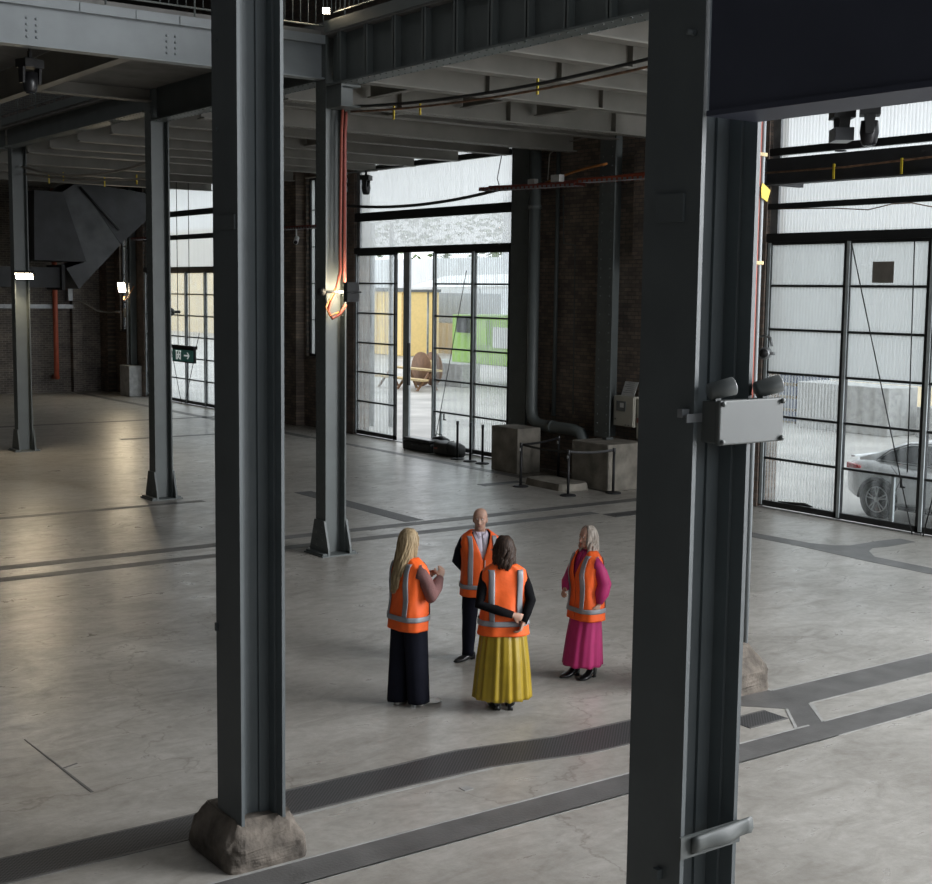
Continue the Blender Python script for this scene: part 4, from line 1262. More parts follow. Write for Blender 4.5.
# exit sign hanging from the leftmost glazed bay
r = thing('exit_sign', 'green exit sign with running man and arrow, hung before the far-left doors', 'sign', (18.0, 40.5, 1.8))
part('casing', MB().box(18.0, 18.08, 39.72, 41.38, 1.80, 2.24), M['black'], r)
fc = part('face', MB().box(17.985, 18.0, 39.76, 41.34, 1.84, 2.20), M['sign_green'], r)
pic = MB()
def pl(poly):
    pic.prism([(17.975, 41.34 - u, 1.84 + v) for u, v in poly], (.012, 0, 0))
# doorway and running man (white on green)
pl([(.30, .04), (.36, .04), (.36, .33), (.30, .33)])
pl([(.30, .30), (.66, .30), (.66, .33), (.30, .33)])
pl([(.62, .04), (.66, .04), (.66, .33), (.62, .33)])
pl([(.47, .25), (.53, .25), (.53, .29), (.47, .29)])
pl([(.43, .14), (.52, .14), (.53, .24), (.45, .24)])
pl([(.38, .05), (.42, .04), (.48, .14), (.43, .15)])
pl([(.50, .15), (.58, .10), (.60, .06), (.56, .05), (.54, .08), (.47, .12)])
pl([(.52, .20), (.60, .17), (.60, .20), (.53, .24)])
pl([(.38, .17), (.45, .20), (.46, .23), (.38, .20)])
# arrow
pl([(.92, .16), (1.22, .16), (1.22, .21), (.92, .21)])
pl([(1.14, .29), (1.20, .29), (1.33, .185), (1.20, .08), (1.14, .08), (1.26, .185)])
part('pictogram', pic, M['sign_white'], fc, 'white running man and arrow')
part('hanger', MB().cyl((18.04, 40.1, 2.24), (18.04, 40.1, 8.02), .012, 6).cyl((18.04, 41.0, 2.24), (18.04, 41.0, 8.02), .012, 6), M['black'], r)
part('top_bar', MB().box(17.97, 18.1, 39.66, 41.44, 2.24, 2.34), M['black'], r)
tag(MB().sphere((19.9, 45.95, 3.3), (.2, .2, .16), 12, 8).box(19.9, 20.3, 45.9, 46.0, 3.25, 3.35).build('dome_sensor', M['black']), 'dark dome beside the mullion above the green exit sign', 'sensor')

# ------------------------------------------------------------------ yard outside
struct('ground', MB().box(20.85, 140, -60, 160, -.35, -.02), M['asphalt'])
b = MB().box(47, 60, 2, 62, -.02, 9.5)
tag(b.build('white_shed', M['white_clad']), 'long white corrugated shed across the yard', 'building')
r = thing('white_workshop', 'white corrugated workshop seen through the open bay', 'building', (58, 83, 0))
part('wall', MB().box(52, 64, 63, 105, -.02, 6.3), M['white_clad'], r)
part('annexe', MB().box(54, 64, 105.1, 170, -.02, 9.5), M['sand'], r, 'taller beige annexe')
part('plinth', MB().box(51.9, 52, 63, 105, -.02, 2.0), M['sand'], r, 'sand coloured lower wall')
part('mid_band', MB().box(51.93, 52, 63, 77.2, 2.05, 4.0), M['grey_clad'], r, 'grey lower cladding')
def hedge(label, x0, x1, y0, y1, z0, z1, seed, n=900):
    rnd = random.Random(seed)
    b = MB()
    for _ in range(n):
        p = Vector((rnd.uniform(x0, x1), rnd.uniform(y0, y1), z0 + (z1 - z0) * rnd.random() ** .7))
        a = rnd.uniform(0, 2 * PI)
        t = rnd.uniform(-.6, .6)
        s = rnd.uniform(.25, .55)
        u = Vector((math.cos(a), math.sin(a), t)).normalized() * s
        w = Vector((-math.sin(a), math.cos(a), rnd.uniform(-.6, .6))).normalized() * s * .6
        b.add([p - u, p + w, p + u, p - w], [(0, 1, 2, 3)])
    b.cyl((x0 * .5 + x1 * .5, y0 * .5 + y1 * .5, 0), (x0 * .5 + x1 * .5, y0 * .5 + y1 * .5, z0 + 1), .3, 8)
    o = b.build('tree', M['leaf'])
    tag(o, label, 'tree')
hedge('green tree rising behind the white workshop', 64.6, 72, 72, 110, 6.5, 11, 3)
r = thing('shipping_container', 'yellow container standing by the white workshop', 'container', (48, 74.5, 0))
part('body', MB().box(47, 49.5, 71.9, 80, .02, 4.05), M['yellow_cont'], r)
part('roof_edge', MB().box(46.9, 49.6, 71.8, 80.1, 4.05, 4.3), M['grey_lamp'], r)
bb = MB()
for i in range(8):
    bb.box(46.95, 47, 72.3 + i, 72.35 + i, .1, 4.0)
part('ribs', bb, M['wood'], r)
def yard_block(label, x0, x1, y0, y1, z, m='pale_concrete'):
    tag(MB().box(x0, x1, y0, y1, -.02, z).build('yard_block', M[m], None, None, .03), label, 'block', 'concrete blocks in the yard')
yard_block('pale concrete block in the yard below the green machine', 34.3, 35.3, 48.0, 50.6, 1.0)
yard_block('concrete block in the yard behind the open door bay', 36.5, 37.5, 51.9, 53.6, .9)
yard_block('big pale concrete block beyond the parked car', 33.8, 35.2, 25.4, 28.9, 1.45)
yard_block('concrete block at the right edge beyond the car', 34.6, 36, 21.5, 25.0, .9)
r = thing('work_platform', 'lime green machine with white canopy seen through the middle doors', 'machine', (37, 49.0, 0))
part('body', MB().box(36, 38.4, 43.5, 51.2, .9, 3.1), M['green_machine'], r, None, .05)
part('engine_box', MB().box(35.8, 36.0, 48.3, 49.6, 1.8, 2.9), M['green_machine'], r)
part('window', MB().box(35.93, 35.99, 46.9, 48.0, 1.7, 2.6), M['white'], r)
part('control_box', MB().box(35.6, 35.95, 49.5, 50.3, 2.3, 3.05), M['black'], r)
part('canopy', MB().prism([(35, 43, 4.3), (35, 53.2, 4.2), (37, 53.2, 4.75), (39, 48, 4.9), (39, 43, 4.75)], (0, 0, .12)), M['white'], r)
for i, (px_, py_) in enumerate(((35.6, 43.6), (35.6, 52.6), (38.6, 43.6), (38.6, 52.6))):
    part('canopy_post', MB().cyl((px_, py_, 0), (px_, py_, 4.3), .05, 8), M['galv'], r)
for py_ in (44.6, 49.9):
    part('wheel', MB().cyl((35.7, py_, .45), (36.1, py_, .45), .47, 18), M['tyre'], r)
r = thing('timber_bench', 'pale timber bench with a wooden cable drum in the yard', 'bench', (31.5, 47.5, 0))
part('seat', MB().box(31.2, 31.6, 46.6, 50.2, .42, .5).box(31.9, 32.3, 46.6, 50.2, .80, .88), M['wood'], r)
for yy in (46.9, 48.4, 49.9):
    part('trestle', MB().prism([(31.2, yy, 0), (31.3, yy, 0), (31.95, yy, .8), (31.85, yy, .8)], (0, .08, 0)).prism([(32.3, yy, 0), (32.2, yy, 0), (31.8, yy, .8), (31.9, yy, .8)], (0, .08, 0)), M['brown_wood'], r)
r = thing('cable_drum', 'brown cable drum standing behind the timber bench', 'drum', (33.2, 49.3, 0))
for xx in (33.0, 33.6):
    part('flange', MB().cyl((xx, 49.3, .75), (xx + .08, 49.3, .75), .75, 22), M['brown_wood'], r)
part('core', MB().cyl((33.08, 49.3, .75), (33.6, 49.3, .75), .4, 18), M['wood'], r)
# pallets and pipes beyond the right doors
r = thing('pallet_stack', 'blue-grey stack of materials beyond the right doors', 'stack', (35.5, 31.5, 0))
for i in range(4):
    part('layer', MB().box(34.6, 36.2, 29.6, 35.5, .05 + i * .42, .36 + i * .42), M['pallet_blue'], r)
    part('bearer', MB().box(34.7, 34.9, 29.8, 35.3, -.02 if i == 0 else i * .42 - .06, .05 + i * .42).box(35.8, 36.0, 29.8, 35.3, -.02 if i == 0 else i * .42 - .06, .05 + i * .42), M['wood'], r)
tag(MB().box(36.5, 44, 18, 40, -.02, .8).build('sand_heap', M['sand'], None, None, .3), 'low sandy bank behind the concrete blocks', 'bank')
r = thing('steel_poles', 'bundle of slim grey poles standing outside the left leaf of the middle doors', 'poles', (22.3, 35.6, 0))
for i, (px_, py_, rr) in enumerate(((22.1, 35.75, .10), (22.5, 35.25, .07))):
    part('pole', MB().cyl((px_, py_, -.02), (px_, py_, 6.2), rr, 10), M['galv'], r)

# ------------------------------------------------------------------ parked car (side view, tail to the left)
def build_car():
    r = thing('car', 'silver white saloon car parked outside the right doors', 'car', (22.2, 14.3, 0))
    L, x0 = 4.7, 21.32               # near flank plane
    yt = 17.02                       # tail position, nose towards smaller y
    Wd = 1.80
    # stations along the length: t from tail, belt half-width, z profile lower/upper
    def zbelt(t):
        pts = [(0, .98), (.15, 1.06), (.7, 1.08), (1.5, 1.0), (3.2, .98), (4.0, .93), (4.5, .80), (4.7, .62)]
        for (a, za), (c, zc) in zip(pts, pts[1:]):
            if t <= c: return za + (zc - za) * (t - a) / (c - a)
        return pts[-1][1]
    rings = []
    n = 22
    for i in range(25):
        t = L * i / 24
        e = min(t, L - t)
        inset = .16 * max(0, 1 - e / .5) ** 2
        hw = Wd / 2 - inset
        zb = .24 + .10 * max(0, 1 - e / .5)
        zt = zbelt(t)
        prof = [(-.84, zb), (-.97, zb + .10), (-1.0, (zb + zt) * .5), (-.985, zt - .16), (-.93, zt - .05), (-.80, zt), (-.4, zt + .025), (0, zt + .03)]
        prof = prof + [(-x, z) for x, z in prof[-2::-1]]
        rings.append([(x0 + Wd / 2 + hw * x, yt - t, z) for x, z in prof])
    body = MB().loft(rings, True, True)
    # blend: wheel arches are dark discs set just proud of the flank
    bo = part('body', body, M['car_paint'], r)
    # greenhouse
    gr = []
    top = [(.30, 1.08, .0), (.65, 1.20, .25), (1.15, 1.42, .6), (1.65, 1.52, .9), (2.2, 1.54, 1), (2.7, 1.48, .9), (3.2, 1.28, .5), (3.7, .98, .1)]
    for (t, z, k) in top:
        zb = zbelt(t) - .03
        hb, ht = Wd / 2 * .86, Wd / 2 * (.86 - .20 * k)
        z = max(z, zb + .02)
        gr.append([(x0 + Wd / 2 - hb, yt - t, zb), (x0 + Wd / 2 - (hb * .6 + ht * .4), yt - t, zb + (z - zb) * .5), (x0 + Wd / 2 - ht, yt - t, z - .03 * k), (x0 + Wd / 2 - ht * .8, yt - t, z), (x0 + Wd / 2, yt - t, z + .015),
                   (x0 + Wd / 2 + ht * .8, yt - t, z), (x0 + Wd / 2 + ht, yt - t, z - .03 * k), (x0 + Wd / 2 + (hb * .6 + ht * .4), yt - t, zb + (z - zb) * .5), (x0 + Wd / 2 + hb, yt - t, zb)])
    part('roof', MB().loft(gr, True, True, closed=False), M['car_paint'], r)
    # side glass, near flank
    def gx(z, zb=1.0):
        return x0 + Wd / 2 * (.14 + .18 * max(0, (z - zb)) / .45) - .045
    g1 = [(.74, 1.09), (.98, 1.26), (1.38, 1.41), (2.12, 1.455), (2.12, 1.07)]
    g2 = [(2.18, 1.07), (2.18, 1.455), (2.5, 1.44), (2.9, 1.34), (3.36, 1.05)]
    for gp in (g1, g2):
        b_ = MB().prism([(gx(z), yt - t, z) for t, z in gp], (.06, 0, 0))
        part('side_window', b_, M['car_glass'], r)
    sur = MB()
    ol = [(.70, 1.07), (.95, 1.28), (1.36, 1.435), (2.15, 1.485), (2.52, 1.47), (2.93, 1.365), (3.44, 1.04)]
    sur.tube([(gx(z) - .002, yt - t, z) for t, z in ol] + [(gx(1.05) - .002, yt - .70, 1.065)], .012, 6)
    part('window_trim', sur, M['car_trim'], r)
    for t in (.84, 3.72):
        w = part('wheel', MB().cyl((x0 - .01, yt - t, .335), (x0 + .22, yt - t, .335), .335, 30), M['tyre'], r)
        part('wheel_arch', MB().tube([(x0 - .014, yt - t + .41 * math.cos(a), .33 + .40 * math.sin(a)) for a in [PI * k / 16 for k in range(17)]], .045, 8), M['car_trim'], r)
        part('arch_gap', MB().cyl((x0 - .006, yt - t, .34), (x0 + .02, yt - t, .34), .40, 30), M['car_trim'], r)
        sp = MB()
        for q in range(5):
            for off in (-.11, .11):
                a = 2 * PI * q / 5 + off + .3
                c0 = (x0 - .030, yt - t + .05 * math.cos(a), .335 + .05 * math.sin(a))
                c1 = (x0 - .024, yt - t + .235 * math.cos(a + off * .5), .335 + .235 * math.sin(a + off * .5))
                sp.cyl(c0, c1, .014, 6)
        sp.tube([(x0 - .020, yt - t + .24 * math.cos(2 * PI * k / 28), .335 + .24 * math.sin(2 * PI * k / 28)) for k in range(29)], .012, 6)
        sp.cyl((x0 - .035, yt - t, .335), (x0 - .01, yt - t, .335), .05, 14)
        part('alloy_spokes', sp, M['alloy'], w)
    part('tail_lamp', MB().prism([(x0 + .035, yt - .07, .86), (x0 - .002, yt - .42, .885), (x0 - .002, yt - .40, .93), (x0 + .03, yt - .07, .97)], (.05, 0, 0)).box(x0 + .12, x0 + .55, yt - .05, yt + .005, .85, .95).box(x0 + 1.25, x0 + 1.68, yt - .05, yt + .005, .85, .95), M['tail_light'], r)
    part('boot_lip', MB().box(x0 + .2, x0 + 1.6, yt - .12, yt - .02, 1.06, 1.10), M['car_paint'], r, None, .015)
    part('door_handle', MB().box(x0 - .025, x0, yt - 1.78, yt - 1.56, .84, .87), M['alloy'], r)
    part('door_handle', MB().box(x0 - .025, x0, yt - 2.75, yt - 2.53, .83, .86), M['alloy'], r)
    part('shut_line', MB().box(x0 - .006, x0 + .01, yt - 2.16, yt - 2.15, .32, 1.0), M['car_trim'], r)
    part('shut_line', MB().tube([(x0 - .001, yt - 1.25, .55), (x0 - .003, yt - 1.35, .78), (x0 + .003, yt - 1.12, 1.0)], .006, 5), M['car_trim'], r)
    part('sill', MB().box(x0 + .01, x0 + .1, yt - 3.3, yt - 1.3, .19, .26), M['car_trim'], r)
    part('mirror', MB().sphere((x0 - .08, yt - 3.15, 1.03), (.09, .07, .065), 10, 7), M['car_paint'], r)
    part('aerial', MB().prism([(x0 + .88, yt - 1.5, 1.37), (x0 + .88, yt - 1.72, 1.41), (x0 + .88, yt - 1.55, 1.44)], (.04, 0, 0)), M['car_paint'], r)
build_car()

# ------------------------------------------------------------------ people
def skin_mat(name, c):
    m, nt, b = new_mat(name)
    v = mapped(nt)
    n = N(nt, 'ShaderNodeTexNoise', Scale=18.0, Detail=4.0)
    nt.links.new(v, n.inputs['Vector'])
    r = nt.nodes.new('ShaderNodeValToRGB')
    e = r.color_ramp.elements
    e[0].position, e[0].color = .3, (c[0] * .92, c[1] * .88, c[2] * .86, 1)
    e[1].position, e[1].color = .7, (*c, 1)
    nt.links.new(n.outputs['Fac'], r.inputs['Fac'])
    nt.links.new(r.outputs['Color'], b.inputs['Base Color'])
    b.inputs['Roughness'].default_value = .5
    b.inputs['Subsurface Weight'].default_value = .08
    return m

def hair_mat(name, c1, c2):
    m, nt, b = new_mat(name)
    v = mapped(nt, (1, 1, .12))
    n = N(nt, 'ShaderNodeTexNoise', Scale=45.0, Detail=4.0)
    nt.links.new(v, n.inputs['Vector'])
    r = nt.nodes.new('ShaderNodeValToRGB')
    e = r.color_ramp.elements
    e[0].position, e[0].color = .35, (*c1, 1)
    e[1].position, e[1].color = .65, (*c2, 1)
    nt.links.new(n.outputs['Fac'], r.inputs['Fac'])
    nt.links.new(r.outputs['Color'], b.inputs['Base Color'])
    b.inputs['Roughness'].default_value = .5
    b.inputs['Specular IOR Level'].default_value = .2
    return m

M.update({
    'skin': skin_mat('skin', (.50, .31, .23)),
    'hair_blond': hair_mat('long_blond_hair', (.21, .15, .08), (.42, .32, .19)),
    'hair_dark': hair_mat('dark_brown_hair', (.020, .013, .010), (.06, .038, .028)),
    'hair_ash': hair_mat('ash_blond_hair', (.24, .205, .17), (.52, .46, .40)),
    'hair_stubble': hair_mat('grey_stubble', (.34, .25, .20), (.45, .34, .28)),
    'hivis': mat('orange_hi_vis_fabric', (.92, .125, .012), .62, var=.08, vscale=9, bump=.15, bscale=18),
    'reflect': mat('grey_reflective_tape', (.27, .28, .30), .4, var=.06),
    'navy_cloth': mat('dark_navy_cloth', (.009, .010, .017), .9, bump=.1, bscale=30, spec=.15),
    'black_knit': mat('black_knit', (.007, .007, .008), .95, bump=.1, bscale=60, spec=.1),
    'mauve_knit': mat('mauve_brown_knit', (.20, .098, .092), .9, bump=.3, bscale=60),
    'mustard': mat('mustard_satin', (.34, .235, .012), .42, var=.10, vscale=8),
    'magenta': mat('magenta_crepe', (.43, .020, .135), .65, var=.08, vscale=8),
    'lilac': mat('pale_lilac_shirt', (.55, .50, .58), .8, var=.04),
    'shoe_white': mat('off_white_shoe', (.75, .73, .69), .6),
    'shoe_black': mat('black_leather', (.012, .012, .013), .3),
    'eye_white': mat('eye_white', (.7, .68, .66), .3, var=.01),
    'iris': mat('iris', (.05, .035, .03), .3, var=.01),
    'lips': mat('lips', (.42, .16, .14), .5, var=.03),
})

def remeshed(mb, name, m, voxel):
    me = mb.mesh(name, m)
    o = bpy.data.objects.new(name, me)
    COL.objects.link(o)
    md = o.modifiers.new('r', 'REMESH')
    md.mode = 'VOXEL'
    md.voxel_size = voxel
    md.use_smooth_shade = True
    sm = o.modifiers.new('s', 'SMOOTH')
    sm.factor = .5
    sm.iterations = 3
    bpy.context.view_layer.update()
    dg = bpy.context.evaluated_depsgraph_get()
    new = bpy.data.meshes.new_from_object(o.evaluated_get(dg))
    new.name = name
    o.modifiers.clear()
    o.data = new
    if not len(new.materials): new.materials.append(m)
    for p in new.polygons: p.use_smooth = True
    bpy.data.meshes.remove(me)
    return o

class Prof:
    """body cross-sections: rows of (z, half width, half depth, centre y)"""
    def __init__(self, rows, e=2.5, fold=0.0, seed=0):
        self.rows, self.e, self.fold, self.ph = rows, e, fold, seed
    def at(self, z):
        R = self.rows
        if z <= R[0][0]: return R[0][1:]
        for p, q in zip(R, R[1:]):
            if z <= q[0]:
                t = (z - p[0]) / (q[0] - p[0])
                return tuple(p[i] + (q[i] - p[i]) * t for i in (1, 2, 3))
        return R[-1][1:]
    def pt(self, t, z, off=0.0):
        a, b, cy = self.at(z)
        if self.fold:
            f = self.fold * (math.sin(3 * t + 9 * z + self.ph) + .7 * math.sin(7 * t - 14 * z + 2 * self.ph) + .5 * math.sin(11 * t + 5 * z))
            off = off + f
        c, s = math.cos(t), math.sin(t)
        e = 2 / self.e
        return ((a + off) * math.copysign(abs(c) ** e, c), cy + (b + off) * math.copysign(abs(s) ** e, s), z)
    def t_of_x(self, x, z, front):
        a = self.at(z)[0]
        k = min(1.0, abs(x) / a) ** (self.e / 2)
        t = math.acos(min(1, k))
        if x < 0: t = PI - t
        return t if front else -t

def shell(prof, z0, z1, nz, nt, gap=None, off=0.0):
    """garment shell; gap(z) = half width of the open front at that height"""
    b = MB()
    rows = []
    for i in range(nz + 1):
        z = z0 + (z1 - z0) * i / nz
        g = gap(z) if gap else 0.0
        if g > 0:
            a = prof.at(z)[0]
            t0 = PI - prof.t_of_x(-min(g, a * .93), z, True) if False else prof.t_of_x(-min(g, a * .93), z, True)
            t1 = prof.t_of_x(min(g, a * .93), z, True) + 2 * PI
        else:
            t0, t1 = PI / 2, PI / 2 + 2 * PI
        rows.append([prof.pt(t0 + (t1 - t0) * k / nt, z, off) for k in range(nt + 1)])
    return b.loft(rows, True, False, closed=False)

def vee(z0, k, c=0.0):
    return lambda z: max(0.0, (z - z0) * k)

def thick(o, t):
    md = o.modifiers.new('thickness', 'SOLIDIFY')
    md.thickness = t
    md.offset = 1.0
    return o

def hand(mb, wrist, d, n, side, curl=.5, s=1.0):
    """palm, four unequal bent fingers and a thumb; d = pointing, n = palm normal, side = +1/-1 thumb side"""
    w = Vector(wrist)
    d = Vector(d).normalized()
    n = Vector(n)
    n = (n - d * n.dot(d)).normalized()
    u = d.cross(n) * side
    L = .085 * s
    mb.tube([w - d * .02, w + d * .02 * s, w + d * .055 * s, w + d * L], [(.024 * s, .018 * s), (.034 * s, .017 * s), (.041 * s, .016 * s), (.038 * s, .013 * s)], 12, True, u)
    for i, ln in enumerate((.072, .082, .077, .060)):
        o = w + d * (L - .012) + u * ((.029 - .0195 * i) * s)
        pts = [o]
        ang = .15
        for sgm in (.42, .33, .28):
            ang += curl * (.75 if sgm > .4 else 1.0)
            pts.append(pts[-1] + (d * math.cos(ang) + n * math.sin(ang)) * (ln * sgm * s))
        mb.tube(pts, [.0095 * s, .0095 * s, .0085 * s, .007 * s], 8, True)
    o = w + d * (.025 * s) + u * (.030 * s)
    t1 = o + (d * .7 + u * .65 + n * .25).normalized() * (.036 * s)
    t2 = t1 + (d * .85 + u * .15 + n * .5).normalized() * (.032 * s)
    t3 = t2 + (d * .8 - u * .1 + n * .55).normalized() * (.024 * s)
    mb.tube([o - u * .012, o, t1, t2, t3], [.013 * s, .0125 * s, .011 * s, .0095 * s, .0075 * s], 8, True)

HEAD = [(0, .026, .072, .012), (.012, .040, .082, -.012), (.035, .052, .088, -.045), (.060, .060, .088, -.066), (.090, .067, .087, -.083), (.120, .072, .083, -.094), (.150, .075, .084, -.098), (.178, .071, .074, -.092), (.200, .059, .056, -.078), (.216, .041, .034, -.056), (.225, .014, .002, -.026)]

def head_pts(hs, off=0.0, n=22):
    rings = []
    for (z, a, f, bk) in HEAD:
        ring = []
        for k in range(n):
            t = 2 * PI * k / n
            c, s = math.cos(t), math.sin(t)
            cy, hb = (f + bk) / 2, (f - bk) / 2
            ring.append(((a + off) * math.copysign(abs(c) ** .9, c) * hs, (cy + (hb + off) * math.copysign(abs(s) ** .95, s)) * hs, (z + off * (.6 if z > .18 else 0)) * hs))
        rings.append(ring)
    return rings

def strands(spec, hs, n, length, wave=.0, spread=.02, rad=.017, back_only=False, seed=1, face=52, drop_y=0.0):
    """hair as many tapered locks that fall from the crown over the head"""
    rnd = random.Random(seed)
    b = MB()
    for layer in range(3):
        for i in range(n):
            a = math.radians(face + (360 - 2 * face) * (i + .5 * (layer % 2)) / max(1, n - 1)) + PI / 2
            if a > PI / 2 + math.radians(360 - face): continue
            c, s = math.cos(a), math.sin(a)
            ln = length(a) * rnd.uniform(.9, 1.06)
            pts = []
            pr = rnd.uniform(0, 6)
            m = 11
            for j in range(m):
                t = j / (m - 1)
                if t < .35:
                    q = t / .35
                    th = q * PI / 2
                    r_ = math.sin(th)
                    z = .120 + .112 * math.cos(th)
                    x = .080 * r_ * c
                    y = -.010 + .094 * r_ * s
                else:
                    q = (t - .35) / .65
                    z = .120 - q * ln
                    o = 1 + spread * 6 * q
                    x = .080 * c * o + wave * math.sin(9 * q + pr) * .6
                    y = -.010 + .094 * s * o + wave * math.cos(8 * q + pr) * .6 - drop_y * q
                pts.append((x * hs * (1 - .03 * layer), y * hs * (1 - .03 * layer), z * hs))
            b.tube(pts, [rad * .6] + [rad] * (m - 4) + [rad * .9, rad * .7, rad * .3], 6, True)
    return b

def shoe(mb, x, y, ang, heel=.012, L=.25, toe=.5, h=.10):
    """one shoe pointing along +y turned by ang; returns nothing"""
    b = MB()
    rows = [(-.075, .022, .070, heel + .005), (-.07, .030, h, heel), (-.03, .034, h * 1.0, heel * .9), (.01, .034, h * .82, heel * .5), (.06, .040, .062, .004), (.11, .043, .048, .002), (.150, .034, .036, .003), (.150 + .045 * toe, .014, .022, .006)]
    sc = L / .27
    rings = []
    for (yy, w, zt, zb) in rows:
        ring = []
        for k in range(14):
            t = 2 * PI * k / 14
            c, s = math.cos(t), math.sin(t)
            ring.append((1.22 * w * math.copysign(abs(c) ** .7, c), yy * sc, (zt + zb) / 2 + (zt - zb) / 2 * math.copysign(abs(s) ** .6, s)))
        rings.append(ring)
    b.loft(rings, True, True)
    if h > .12:
        b.tube([(0, -.022, .05), (0, -.022, h), (0, -.026, h + .09)], [.046, .046, .050], 12, True)
    if heel > .02:
        b.hexa([(-.024, -.075 * sc, 0), (.024, -.075 * sc, 0), (.024, -.03 * sc, 0), (-.024, -.03 * sc, 0)], [(-.028, -.075 * sc, heel + .01), (.028, -.075 * sc, heel + .01), (.028, -.02 * sc, heel + .01), (-.028, -.02 * sc, heel + .01)])
    b.xform(Matrix.Translation((x, y, 0)) @ Matrix.Rotation(ang, 4, 'Z'))
    mb.add(b.v, b.f, True)

def person(label, loc, face_dir, h, male, torso, vest, arms, feet, head_turn, group=None):
    """arms: {'l'|'r': (shoulder, elbow, wrist, hand_dir, palm_n, curl)}; feet: list of (x, y, angle)"""
    k = h / 1.70
    fx, fy = face_dir
    r = thing('person', label, 'person', loc, math.atan2(-fx, fy), group)
    r.scale = (k, k, k)
    b = MB()
    # torso
    rings = []
    for i in range(17):
        z = torso.rows[0][0] + (torso.rows[-1][0] - torso.rows[0][0]) * i / 16
        rings.append([torso.pt(2 * PI * q / 22, z) for q in range(22)])
    b.loft(rings, True, True)
    # legs
    for (x, y, a), sx in zip(feet, (-1, 1)):
        hipx = sx * .085
        b.tube([(hipx, 0, .90), (hipx * 1.05, .01, .78), ((hipx + x) / 2 * 1.0, y * .5 + .02, .47), (x, y - .005, .26), (x, y - .02, .075)], [.088, .085, .055, .052, .036], 12, True)
        fr = [Vector((x, y, 0)) + Matrix.Rotation(a, 3, 'Z') @ Vector((0, yy, zz)) for yy, zz in ((-.04, .04), (.02, .04), (.08, .025), (.12, .02))]
        b.tube(fr, [.022, .024, .018, .012], 10, True)
    # arms and hands
    for key, (sh, el, wr, hd, pn, curl) in arms.items():
        sg = 1 if key == 'r' else -1
        b.tube([Vector(sh) * .9 + Vector((0, 0, .12)), sh, Vector(sh).lerp(Vector(el), .5), el, Vector(el).lerp(Vector(wr), .4), wr], [.045, .050, .043, .037, .036, .025], 12, True)
        hand(b, wr, hd, pn, sg if key == 'r' else -sg * -1, curl)
    # neck and head
    hs = 1.02
    b.tube([(0, -.02, 1.37), (0, -.012, 1.44), (0, -.002, 1.53)], [.066, .054, .054] if not male else [.075, .062, .060], 14, True)
    HM = Matrix.Translation((0, .0, 1.475)) @ Matrix.Rotation(head_turn, 4, 'Z')
    hb = MB()
    hb.loft(head_pts(hs), True, True)
    hb.tube([(0, .078, .128), (0, .092, .100), (0, .104, .078), (0, .092, .068)], [.009, .011, .015, .012], 8, True)
    hb.sphere((0, .070, .014), (.026, .022, .018))
    for sx in (-1, 1):
        hb.sphere((sx * .076, -.008, .098), (.010, .020, .034))
        hb.sphere((sx * .030, .076, .138), (.024, .012, .007))
        hb.sphere((sx * .040, .060, .085), (.022, .020, .018))
    hb.xform(HM)
    b.add(hb.v, hb.f, True)
    body = remeshed(b, 'body', M['skin'], .0075)
    body.parent = r
    for sx in (-1, 1):
        e = MB().sphere((sx * .029, .078, .120), (.013, .008, .007), 10, 7).xform(HM).build('eye', M['eye_white'], body)
        MB().sphere((sx * .029, .085, .120), (.0058, .003, .0058), 8, 6).xform(HM).build('iris', M['iris'], body)
    MB().sphere((0, .089, .047), (.021, .006, .0065), 10, 6).xform(HM).build('lips', M['lips'], body)
    return r, HM, hs

def sleeve(r, sh, el, wr, m, ra=(.062, .056, .052, .050, .046, .038), end=1.0, name='sleeve'):
    sh, el, wr = Vector(sh), Vector(el), Vector(wr)
    b = MB()
    w2 = el.lerp(wr, end)
    pts = [sh * .93 + Vector((0, 0, .02)), sh + (el - sh) * .1, sh.lerp(el, .5), el + (el - wr).normalized() * .006, el.lerp(w2, .5), w2]
    b.tube(pts, list(ra), 14, True)
    return b.build(name, m, r)

def stripes(vest, prof, xs, z0, z1, zb, half=.028, front=True, back=True, seed=0):
    """vertical tapes over the shoulders and one band round the waist, each its own piece"""
    OFF = .0155
    for x in xs:
        for fr in ((True,) if front else ()) + ((False,) if back else ()):
            zt = z1
            while zt > z0 and prof.at(zt)[0] < abs(x) + half + .012: zt -= .01
            n = 26
            vs, fs = [], []
            for i in range(n + 1):
                z = z0 + (zt - z0) * i / n
                for q in range(5):
                    xx = x - half + 2 * half * q / 4
                    vs.append(prof.pt(prof.t_of_x(xx, z, fr), z, OFF))
            for i in range(n):
                for q in range(4):
                    fs.append((i * 5 + q, i * 5 + q + 1, (i + 1) * 5 + q + 1, (i + 1) * 5 + q))
            b = MB().add(vs, fs, True)
            thick(b.build('reflective_tape', M['reflect'], vest), .004)
    nt = 64
    vs, fs = [], []
    for i in range(4):
        z = zb + (i - 1.5) * half * 2 / 3
        vs += [prof.pt(2 * PI * q / nt, z, OFF + .002) for q in range(nt)]
    for i in range(3):
        for q in range(nt):
            fs.append((i * nt + q, i * nt + (q + 1) % nt, (i + 1) * nt + (q + 1) % nt, (i + 1) * nt + q))
    thick(MB().add(vs, fs, True).build('reflective_band', M['reflect'], vest), .004)

